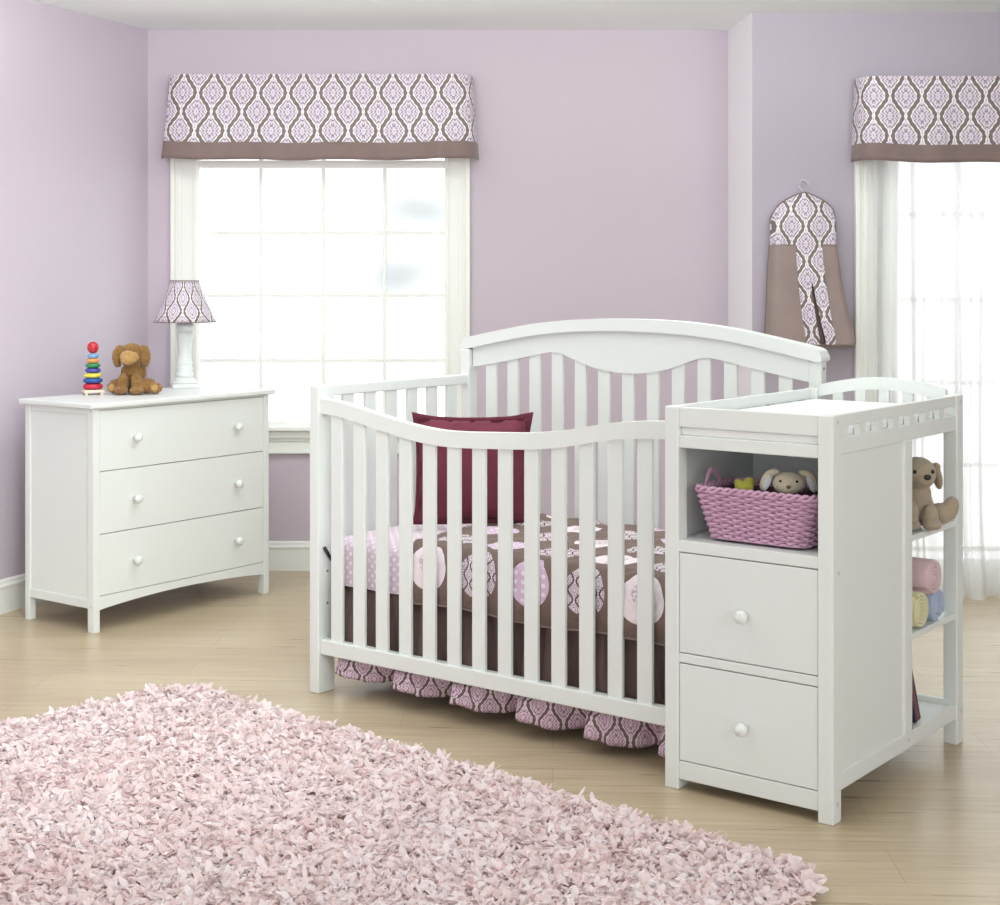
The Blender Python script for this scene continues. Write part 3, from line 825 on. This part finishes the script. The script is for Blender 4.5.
# lamp -------------------------------------------------------------------
def lamp():
    p = FP(.372, .788, TZ, DN); root = thing('table_lamp', 'white column table lamp with damask shade on the dresser', 'lamp', p, .3)
    mb = MB(); mb.box(-.058, .058, -.058, .058, 0, .018, .004); mb.lathe([(.052, .018), (.054, .024), (.05, .03), (.042, .034), (.044, .04), (.038, .046)], n=32)
    mb.build('base', M['white'], root)
    mb = MB(); mb.lathe([(.034, .044), (.039, .055), (.039, .062), (.033, .07), (.036, .08), (.036, .088), (.031, .096), (.034, .105), (.034, .112), (.030, .12), (.029, .135), (.028, .16), (.031, .19), (.035, .22), (.037, .235), (.034, .245), (.029, .25), (.036, .256), (.038, .266), (.038, .276), (.03, .28), (.02, .284), (.012, .29), (.010, .33)], n=32)
    mb.build('column', M['white'], root)
    # six-sided softly flared shade
    z0, z1 = .287, .466; n = 48; mb = MB(); rows = []; K = 10
    for k in range(K+1):
        t = k/K; R = .060+(.136-.060)*(t**1.15); rows.append([(R*math.cos(2*PI*j/n), R*math.sin(2*PI*j/n), z1+(z0-z1)*t+ .0) for j in range(n+1)])
    mb.strip(rows, uvf=lambda i, j: (j/n*.074*9, -.185*i/K+.02))
    sh = mb.build('lamp_shade', M['damask_small'], root)
    m = sh.modifiers.new('s', 'SOLIDIFY'); m.thickness = .002
    for R, z in ((.060, z1), (.136, z0)):
        mb = MB(); mb.tube([(R*math.cos(2*PI*j/n), R*math.sin(2*PI*j/n), z) for j in range(n)], .0026, 6, closed=True)
        mb.build('shade_trim', M['brown'], sh)
    mb = MB()
    for q in range(3): mb.tube([(0, 0, .455), (.06*math.cos(q*2.094), .06*math.sin(q*2.094), .462)], .0015, 6)
    mb.tube([(0, 0, .32), (0, 0, .46)], .004, 8)
    mb.build('harp', M['gold'], root)
lamp()

# ring stacker toy -----------------------------------------------------------
def stacker():
    p = FP(.372, .293, TZ, DN); root = thing('stacking_toy', 'rainbow wooden ring stacking toy with red ball on the dresser', 'toy', p, .4); root.scale = (1, 1, 1.06)
    mb = MB(); mb.box(-.042, .042, -.042, .042, .008, .02, .003)
    for sx in (-1, 1):
        for q in range(3): mb.box(sx*.030-.006, sx*.030+.006, -.04+q*.032, -.025+q*.032, 0, .009, .002)
    mb.build('base', M['birch'], root)
    mb = MB(); mb.tube([(0, 0, .02), (0, 0, .2)], .005, 10); mb.build('peg', M['birch'], root)
    z = .02
    for nm, R, h in (('crimson', .041, .024), ('blue', .040, .021), ('yellow', .035, .019), ('indigo', .032, .019), ('green', .030, .019), ('orange', .026, .018), ('sky', .023, .018)):
        mb = MB(); mb.lathe([(.006, z+.001), (R*.7, z+.0005), (R*.92, z+h*.2), (R, z+h*.5), (R*.92, z+h*.8), (R*.7, z+h-.0005), (.006, z+h-.001)], n=32); o = mb.build('ring', M['r_'+nm], root); o['label'] = {'crimson': 'red', 'sky': 'light blue', 'indigo': 'violet blue'}.get(nm, nm)+' ring'; z += h
    mb = MB(); mb.ell((0, 0, z+.024), (.0235, .0235, .0235)); o = mb.build('ball', M['r_red'], root); o['label'] = 'red ball finial'
stacker()

# plush builder ---------------------------------------------------------------
NT = bpy.data.textures.new('furnoise', 'CLOUDS'); NT.noise_scale = .007; NT.noise_depth = 3
def blob(name, ells, mat, parent, vox=.0035, fur=.005, sm=6):
    mb = MB()
    for e in ells: mb.ell(*e, sub=3)
    o = mb.build(name, mat, parent)
    m = o.modifiers.new('rm', 'REMESH'); m.mode = 'VOXEL'; m.voxel_size = vox; m.use_smooth_shade = True
    s = o.modifiers.new('sm', 'SMOOTH'); s.iterations = sm; s.factor = .6
    if fur:
        d = o.modifiers.new('d', 'DISPLACE'); d.texture = NT; d.strength = fur; d.mid_level = .5
    return o

def golden_dog():
    p = FP(.262, .408, TZ+.003, DN)
    root = thing('plush_dog', 'shaggy golden brown plush dog sitting on the dresser', 'plush toy', p, math.radians(-2)); root.scale = (1.13, 1.1, 1.1)
    # faces -Y
    blob('body', [((0, .02, .055), (.042, .042, .062)), ((0, .01, .10), (.034, .034, .034)), ((0, -.005, .138), (.052, .044, .040)), ((0, -.008, .156), (.040, .036, .031)), ((0, .01, .075), (.046, .040, .045)),
        ((-.026, -.038, .035), (.020, .022, .045), (.25, .12, 0)), ((.026, -.038, .035), (.020, .022, .045), (.25, -.12, 0)),
        ((-.028, -.052, .014), (.024, .028, .0155)), ((.028, -.052, .014), (.024, .028, .0155)),
        ((-.054, .0, .028), (.032, .040, .028), (0, 0, .5)), ((.054, .0, .028), (.032, .040, .028), (0, 0, -.5)),
        ((-.066, -.020, .022), (.021, .022, .021)), ((.088, -.022, .022), (.026, .024, .021)), ((.07, -.012, .022), (.03, .024, .018)), ((0, .06, .02), (.02, .035, .018))], M['dog'], root, .0024, .011)
    blob('muzzle', [((0, -.050, .137), (.034, .026, .024)), ((0, -.064, .130), (.028, .020, .020))], M['dog_l'], root, .002, .008)
    for s in (-1, 1):
        blob('ear', [((s*.042, -.012, .160), (.020, .024, .022), (0, s*.5, 0)), ((s*.052, -.018, .134), (.017, .024, .037), (0, s*.08, 0))], M['dog'], root, .0024, .011)
    for s in (-1, 1):
        mb = MB(); mb.ell((s*.017, -.042, .155), (.003, .003, .003)); mb.build('eye', M['black'], root)
    for s, x in ((-1, -.067), (1, .090)):
        blob('paw_pad', [((x, -.042, .023), (.014, .006, .014))], M['dog_l'], root, .002, .002)
golden_dog()

def beige_puppy():
    # on the upper open shelf: looks out past the right side
    p = FP(.042, .630, .6525); root = thing('plush_puppy', 'beige floppy-eared plush puppy sitting on the upper open shelf', 'plush toy', p, math.radians(4)); root.scale = (1.1,)*3
    blob('body', [((0, .02, .052), (.048, .045, .055)), ((0, .005, .085), (.038, .034, .036)), ((0, -.006, .138), (.046, .044, .043)), ((.004, -.035, .128), (.028, .024, .020)),
        ((-.028, -.034, .035), (.020, .022, .040), (.2, 0, 0)), ((.020, -.036, .030), (.021, .024, .036), (.2, 0, 0)), ((-.03, -.045, .014), (.022, .026, .014)), ((.022, -.048, .0145), (.024, .027, .015)),
        ((.062, .0, .034), (.030, .030, .028), (0, 0, -.4)), ((.084, -.004, .046), (.022, .020, .034), (0, .35, 0)), ((-.06, .0, .03), (.028, .032, .026))], M['puppy'], root, .003, .0015)
    blob('ear', [((.046, .0, .148), (.013, .020, .018), (0, .4, 0)), ((.054, .0, .125), (.011, .020, .030), (0, -.15, 0))], M['puppy_d'], root, .0025, .001)
    blob('ear', [((-.046, .0, .148), (.013, .020, .018), (0, -.4, 0)), ((-.054, .0, .125), (.011, .020, .030), (0, .15, 0))], M['puppy_d'], root, .0025, .001)
    mb = MB(); mb.ell((.006, -.060, .135), (.0095, .006, .0072)); mb.build('nose', M['black'], root)
    for s in (-1, 1):
        mb = MB(); mb.ell((.002+s*.023, -.043, .147), (.0048, .0045, .0055)); mb.build('eye', M['black'], root)
beige_puppy()

# basket -------------------------------------------------------------------------
def rrect(hx, hy, r, n):
    """n points round a rounded rectangle"""
    pts = []; segs = [(hx-r, -hy, 1, 0)]
    import itertools
    P = []
    for cx, cy, a0 in ((hx-r, -hy+r, -PI/2), (hx-r, hy-r, 0), (-hx+r, hy-r, PI/2), (-hx+r, -hy+r, PI)):
        for k in range(9): P.append((cx+r*math.cos(a0+PI/2*k/8), cy+r*math.sin(a0+PI/2*k/8)))
    L = [0]
    for i in range(len(P)): L.append(L[-1]+math.dist(P[i], P[(i+1) % len(P)]))
    out = []
    for k in range(n):
        d = L[-1]*k/n; i = 0
        while L[i+1] < d: i += 1
        t = (d-L[i])/max(1e-9, L[i+1]-L[i]); a, b = P[i], P[(i+1) % len(P)]
        out.append((a[0]+(b[0]-a[0])*t, a[1]+(b[1]-a[1])*t, math.atan2(b[1]-a[1], b[0]-a[0])))
    return out
def basket():
    p = FP(.2395, .132, .6612); root = thing('woven_basket', 'pink woven rope basket on the changing table shelf', 'basket', p, -TH)
    hx0, hx1 = .136, .170; hy0, hy1 = .082, .105; Hh = .128; rows = 17; stakes = 23; n = stakes*10
    mb = MB()
    for r in range(rows):
        t = (r+.5)/rows; z = .005+Hh*t
        pts = rrect(hx0+(hx1-hx0)*t, hy0+(hy1-hy0)*t, .03, n); path = []
        for k, (x, y, an) in enumerate(pts):
            w = math.sin(PI*k/5+(PI if r % 2 else 0))*.0052
            path.append((x+math.sin(an)*w, y-math.cos(an)*w, z+.0014*math.sin(PI*k/5)))
        mb.tube(path, .0044, 6, closed=True)
    mb.build('weave', M['basket'], root)
    mb = MB()
    for ph in (0, PI):
        pts = rrect(hx1+.001, hy1+.001, .03, 240)
        mb.tube([(x+math.sin(an)*.004*math.cos(k*PI/5+ph), y-math.cos(an)*.004*math.cos(k*PI/5+ph), Hh+.008+.006*math.sin(k*PI/5+ph)) for k, (x, y, an) in enumerate(pts)], .0048, 6, closed=True)
    mb.build('rim', M['basket'], root)
    for s in (-1, 1):
        mb = MB()
        for q in (-.004, .004):
            mb.tube([(s*(hx1+.002+.004*math.sin(PI*t/14)), -.045+.09*t/14, Hh-.012+.058*math.sin(PI*t/14)**.7+q) for t in range(15)], .005, 8)
        mb.build('handle', M['basket'], root)
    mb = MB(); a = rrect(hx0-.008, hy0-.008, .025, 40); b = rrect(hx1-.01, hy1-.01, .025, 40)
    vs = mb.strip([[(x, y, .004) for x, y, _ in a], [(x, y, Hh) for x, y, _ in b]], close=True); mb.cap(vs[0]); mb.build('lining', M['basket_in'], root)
basket()

def bunny():
    p = FP(.178, .115, .708); root = thing('plush_bunny', 'cream plush bunny with drooping ears peeking from the pink basket', 'plush toy', p, math.radians(-12))
    blob('body', [((0, .01, .04), (.045, .04, .05)), ((0, -.005, .112), (.043, .036, .031)), ((0, -.03, .104), (.026, .018, .018))], M['bunny'], root, .003, .0015)
    for s in (-1, 1):
        e = blob('ear', [((s*.040, .0, .140), (.016, .012, .009), (0, s*.2, 0)), ((s*.058, -.006, .118), (.014, .010, .030), (0, s*-.35, 0))], M['bunny'], root, .0025, .001)
        mb = MB(); mb.ell((s*.056, -.0155, .113), (.008, .003, .022), (0, s*-.35, 0)); mb.build('ear_lining', M['bunny_ear'], e)
    mb = MB(); mb.ell((0, -.048, .108), (.006, .004, .005)); mb.build('nose', M['tan'], root)
    for s in (-1, 1):
        mb = MB(); mb.ell((s*.021, -.034, .121), (.0036, .003, .0036)); mb.build('eye', M['black'], root)
bunny()
def lime_toy():
    p = FP(.300, .10, .718); root = thing('felt_toy', 'small yellow-green soft toy tucked in the pink basket', 'toy', p, 0)
    blob('body', [((0, 0, .04), (.03, .025, .045)), ((-.002, -.012, .085), (.026, .020, .016)), ((.012, -.004, .095), (.016, .014, .016)), ((-.016, -.004, .094), (.012, .012, .012))], M['lime'], root, .003, .001)
    mb = MB(); mb.tube([(.018*math.cos(t/12*PI), -.026, .080-.012*math.sin(t/12*PI)) for t in range(13)], .0022, 6); mb.build('seam', M['t_yellow'], root)
lime_toy()

# towels -------------------------------------------------------------------------
def towel(name, label, b, z, r, mat, L=.30, a0=.018, turns=4.5):
    p = FP(a0, b, z); root = thing('rolled_towel', label, 'towel', p, -TH, 'rolled towels on the middle open shelf')
    mb = MB(); n = 150; rows = []
    sp = []
    for k in range(n+1):
        t = k/n; R = .006+(r-.006)*t; an = 2*PI*turns*t+b*20
        sp.append((R*math.cos(an)*1.04, R*math.sin(an)))
    xs = [0, -.006, -.02, -L+.02, -L+.006, -L]; sc = [.94, .985, 1, 1, .985, .94]
    rows = [[(x, y*s, q*s) for y, q in sp] for x, s in zip(xs, sc)]
    mb.strip(rows); o = mb.build('terry_roll', mat, root)
    m = o.modifiers.new('s', 'SOLIDIFY'); m.thickness = (r-.006)/turns*.82; m.offset = -1
    mb = MB(); mb.lathe([(.004, -.012), (r*.9, -.012), (r*.9, -L+.012), (.004, -L+.012)], n=24, axis='x'); mb.build('inner_folds', mat, root)
    return root
towel('y', 'pale yellow rolled towel, lower left of three on the shelf', .572, .4325, .0515, M['t_yellow'], a0=.004)
towel('b', 'light blue rolled towel behind the yellow one on the shelf', .700, .429, .048, M['t_blue'], a0=.006)
towel('p', 'pink rolled towel lying on top of the other two', .655, .512, .054, M['t_pink'], a0=.0)

# books ----------------------------------------------------------------------------
def books():
    lean = math.radians(22)
    for i, (m, lab) in enumerate(((M['bk_navy'], 'navy thin book leaning nearest the cabinet panel'), (M['bk_red'], 'red thin book second from the cabinet panel'), (M['bk_grey'], 'slate grey thin book leaning between red and wine books'), (M['bk_wine'], 'wine red thin book outermost of the leaning row'))):
        th = .0105; b = .575+i*(th+.001)/math.cos(lean)
        root = thing('thin_book', lab, 'book', FP(.0235+.0015*i, b, .1175), group='thin books leaning on the bottom shelf')
        root.rotation_euler = (Matrix.Rotation(-TH, 4, 'Z') @ Matrix.Rotation(lean, 4, 'X')).to_euler()
        hgt = .212+.004*i
        mb = MB(); mb.box(-.19, 0, 0, .0018, 0, hgt, .0006); mb.box(-.19, 0, th-.0018, th, 0, hgt, .0006); mb.box(-.0022, 0, 0, th, 0, hgt, .0006); mb.build('cover', m, root)
        mb = MB(); mb.box(-.186, -.0025, .002, th-.002, .003, hgt-.003, 0); mb.build('pages', M['paper'], root)
books()

# ------------------------------------------------------------------ diaper stacker on the wall
def diaper_stacker():
    Yw = YR-.004; root = thing('diaper_stacker', 'taupe and damask diaper stacker hanging on the right wall', 'diaper stacker', (1.305, Yw, 0))
    # levels: z, left x, right x, front offset, back offset
    def prof(z):
        t = (1.50-z)/(1.50-1.075)
        return t
    lev = [(1.50, -.140, .146, .10), (1.42, -.147, .158, .105), (1.30, -.152, .175, .115), (1.18, -.157, .200, .13), (1.09, -.162, .226, .14), (1.072, -.158, .222, .14)]
    def front(u, z):   # u 0..1
        for i in range(len(lev)-1):
            if lev[i][0] >= z >= lev[i+1][0]:
                t = (lev[i][0]-z)/(lev[i][0]-lev[i+1][0]); l, r_, d = [lev[i][k]+(lev[i+1][k]-lev[i][k])*t for k in (1, 2, 3)]
                break
        else: l, r_, d = lev[-1][1:]
        x = l+(r_-l)*u; e = min(u, 1-u)
        dd = d*(1 if e > .1 else math.sqrt(max(0, 1-((.1-e)/.1)**2))*.75+.25)
        return x, -dd-.004*math.sin(u*12+z*9), z
    zs = [1.50-(1.50-1.072)*k/16 for k in range(17)]
    def patch(name, u0f, u1f, mat, n=12, push=0, zs=zs):
        mb = MB(); rows = []
        for z in zs:
            t = (1.50-z)/.428; u0, u1 = u0f(t), u1f(t); rows.append([tuple(Vector(front(u0+(u1-u0)*k/n, z))+Vector((0, -push, 0))) for k in range(n+1)])
        mb.strip(rows, uvf=lambda i, j: (rows[i][j][0]-.02*i/16, rows[i][j][2])); return mb.build(name, mat, root)
    SL = lambda t: .345+.055*t; SR = lambda t: .73-.0*t
    patch('side_panel', lambda t: 0, lambda t: .36+.055*t, M['brown_stack'])
    patch('side_panel', lambda t: .71, lambda t: 1, M['brown_stack'])
    mid = lambda t: .52+.07*t; gap = lambda t: 0 if t < .38 else .012+.035*(t-.38)
    patch('patterned_flap', SL, lambda t: mid(t)-gap(t), M['damask_stack'], 6, .003)
    patch('patterned_flap', lambda t: mid(t)+gap(t), SR, M['damask_stack'], 6, .003)
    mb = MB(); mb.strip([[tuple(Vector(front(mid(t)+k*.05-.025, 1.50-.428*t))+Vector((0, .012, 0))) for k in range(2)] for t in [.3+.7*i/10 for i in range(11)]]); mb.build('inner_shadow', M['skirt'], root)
    # bottom and back
    mb = MB(); n = 20
    fr = [front(k/n, 1.072) for k in range(n+1)]
    mb.strip([fr, [(x, y*.9, 1.062) for x, y, z in fr], [(x*.97, -.004, 1.058) for x, y, z in fr]])
    bk = [[(front(k/n, z)[0], -.003, z) for k in (0, n)] for z in zs]; mb.strip(bk)
    mb.build('base_panel', M['brown_stack'], root)
    # hood: rounded top over the hanger
    mb = MB(); n = 24; rows = []; K = 8
    def shoulder(u):
        s = abs(u-.5)*2; return 1.722-.070*s**1.35-.045*s**9
    for k in range(K+1):
        t = k/K; row = []
        for j in range(n+1):
            u = j/n; x, y, _ = front(u, 1.50); zt = shoulder(u); z = zt+(1.497-zt)*t
            row.append((x*(1 if t > .2 else .985), y*(.35+.65*math.sin(PI/2*min(1, .15+t*1.4)))-.005, z))
        rows.append(row)
    mb.strip(rows, uvf=lambda i, j: (rows[i][j][0], rows[i][j][2]))
    mb.strip([rows[0], [(x, -.002, z-.003) for x, y, z in rows[0]]], uvf=lambda i, j: (rows[0][j][0], rows[0][j][2]+.03*i))
    mb.build('patterned_hood', M['damask_stack'], root)
    mb = MB(); mb.tube([Vector(p)+Vector((0, 0, .001)) for p in rows[0]], .0035, 6); mb.build('hood_piping', M['brown'], root)
    mb = MB(); hp = [(.0, -.04, 1.70), (0, -.04, 1.73), (-.010, -.035, 1.742)]
    for k in range(11):
        an = math.radians(205-22*k); hp.append((.006+.021*math.cos(an), -.028, 1.757+.021*math.sin(an)))
    mb.tube(hp, .003, 8); mb.build('hanger_hook', M['hanger'], root)
    mb = MB(); mb.tube([(0.006, -.026, 1.776), (0.006, .004, 1.776)], .0035, 8); mb.build('wall_peg', M['hanger'], root)
diaper_stacker()

# ------------------------------------------------------------------ rug
def rug():
    A = np.array([-1.035, 4.965]); u = np.array([.744, -.669]); v = np.array([-.669, -.744]); LU, LV = 2.40, 1.75
    mid = A+u*LU/2+v*LV/2
    root = thing('shag_rug', 'pale pink shaggy petal rug lying on the wood floor', 'rug', (mid[0], mid[1], 0))
    rng = np.random.default_rng(3)
    def inside(a, b, m):     # rounded rectangle
        r = .16; dx = np.abs(a-LU/2)-(LU/2-r); dy = np.abs(b-LV/2)-(LV/2-r)
        d = np.hypot(np.maximum(dx, 0), np.maximum(dy, 0))+np.minimum(np.maximum(dx, dy), 0)-r
        return d < m
    mb = MB(); ring = rrect(LU/2-.02, LV/2-.02, .15, 80)
    ang = math.atan2(u[1], u[0])
    def R(x, y): return (x*math.cos(ang)-y*math.sin(ang), x*math.sin(ang)+y*math.cos(ang))
    bot = [(*R(x, y), .001) for x, y, _ in ring]; top = [(*R(x, y), .012) for x, y, _ in ring]
    vs = mb.strip([bot, top], close=True); mb.cap(vs[0]); mb.cap(vs[1], True); mb.build('backing', M['rug_back'], root)
    n = 85000
    a = rng.uniform(-.01, LU+.01, n); b = rng.uniform(-.01, LV+.01, n)
    k = inside(a, b, .012+rng.uniform(-.02, .012, n)); a, b = a[k], b[k]; n = len(a)
    base = mid*0+ (A-mid)
    X = base[0]+a*u[0]+b*v[0]; Y = base[1]+a*u[1]+b*v[1]
    az = rng.uniform(0, 2*PI, n); el = rng.uniform(.05, .85, n); L = rng.uniform(.020, .044, n); Wd = rng.uniform(.0055, .0105, n); tw = rng.uniform(-.9, .9, n)
    clump = .5+.5*np.sin(X*31+np.sin(Y*23)*2)*np.sin(Y*29+np.sin(X*19)*2)
    z0 = .008+rng.uniform(0, .018, n)+.008*clump
    d = np.stack([np.cos(az)*np.cos(el), np.sin(az)*np.cos(el), np.sin(el)], 1)
    side = np.stack([-np.sin(az), np.cos(az), np.zeros(n)], 1); nrm = np.cross(d, side)
    side = side*np.cos(tw)[:, None]+nrm*np.sin(tw)[:, None]
    O = np.stack([X, Y, z0], 1)
    droop = np.array([0, 0, -1.])
    P0 = O-side*(Wd*.3)[:, None]; P1 = O+side*(Wd*.3)[:, None]
    m = O+d*(L*.5)[:, None]; P2 = m+side*(Wd)[:, None]; P3 = m-side*(Wd)[:, None]
    t = O+d*(L)[:, None]+droop*(L*.22)[:, None]+nrm*(rng.uniform(-.3, .3, n)*L)[:, None]; P4 = t+side*(Wd*.25)[:, None]; P5 = t-side*(Wd*.25)[:, None]
    V = np.stack([P0, P1, P2, P3, P4, P5], 1).reshape(-1, 3); V[:, 2] = np.maximum(V[:, 2], .003)
    idx = np.arange(n)*6
    Fc = np.concatenate([np.stack([idx, idx+1, idx+2, idx+3], 1), np.stack([idx+3, idx+2, idx+4, idx+5], 1)], 0)
    me = bpy.data.meshes.new('pile')
    me.vertices.add(len(V)); me.vertices.foreach_set('co', V.ravel())
    me.loops.add(Fc.size); me.loops.foreach_set('vertex_index', Fc.ravel().astype(np.int32))
    me.polygons.add(len(Fc)); me.polygons.foreach_set('loop_start', (np.arange(len(Fc))*4).astype(np.int32)); me.polygons.foreach_set('loop_total', np.full(len(Fc), 4, np.int32))
    me.update(calc_edges=True); me.validate(); me.materials.append(M['rug'])
    o = bpy.data.objects.new('pile', me); C.objects.link(o); o.parent = root; o['kind'] = 'stuff'
rug()

# ------------------------------------------------------------------ light, camera
w = bpy.data.worlds.new('World'); bpy.context.scene.world = w; w.use_nodes = True
bg = w.node_tree.nodes['Background']; bg.inputs[0].default_value = (.975, .985, 1, 1); bg.inputs[1].default_value = 1.75
def area(name, loc, tgt, sx, sy, power, col=(1, 1, 1)):
    L = bpy.data.lights.new(name, 'AREA'); L.shape = 'RECTANGLE'; L.size = sx; L.size_y = sy; L.energy = power; L.color = col
    o = bpy.data.objects.new(name, L); C.objects.link(o); o.location = loc
    o.rotation_euler = (Vector(tgt)-Vector(loc)).to_track_quat('-Z', 'Y').to_euler(); return o
LC = (.955, 1, .985)
P = dict(key=1, fill=29, cwash=4, up=31, top_fill=30, left=7.5, patio=50)
area('unseen_right_fill', (2.6, 1.2, 2.1), (-.8, 5.6, .4), 1.8, 1.4, P['fill'], LC)  # unseen lamp added on the right to brighten right-facing sides
cw = area('ceiling_wash', (0, 3.4, 2.0), (.1, 6.5, 2.75), 3.2, .3, P['cwash'], LC); cw.data.spread = math.radians(70)
area('unseen_ceiling_fill', (-.1, 5.3, 2.34), (-.1, 5.5, 2.9), 4.0, .5, P['up'], LC)  # unseen lamp added just below the ceiling to brighten it
area('unseen_top_fill', (-.6, 4.2, 2.46), (-.6, 4.2, 0), 3.0, 2.4, P['top_fill'], LC)  # unseen lamp added overhead to brighten the rug, not bounced light
lf = area('left_fill', (-.1, 2.4, 1.95), (-2.3, 5.7, .3), .8, .8, P['left'], LC); lf.data.spread = math.radians(75)
area('daylight_patio', (2.6, 8.6, 1.6), (1.7, 5.0, .2), 2.0, 2.0, P['patio'], LC)

cam = bpy.data.cameras.new('camera'); co = bpy.data.objects.new('camera', cam); C.objects.link(co)
co.location = (0, 0, 1.35); co.rotation_euler = (PI/2, 0, 0)
cam.sensor_width = 36; cam.sensor_fit = 'HORIZONTAL'; cam.lens = 36*1.5165; cam.shift_y = -.1735
cam.clip_end = 60; cam.clip_start = .05
sc = bpy.context.scene; sc.camera = co
sc.view_settings.view_transform = 'Standard'; sc.view_settings.look = 'None'; sc.view_settings.exposure = 0; sc.view_settings.gamma = 1
sc.cycles.max_bounces = 8; sc.cycles.transparent_max_bounces = 12
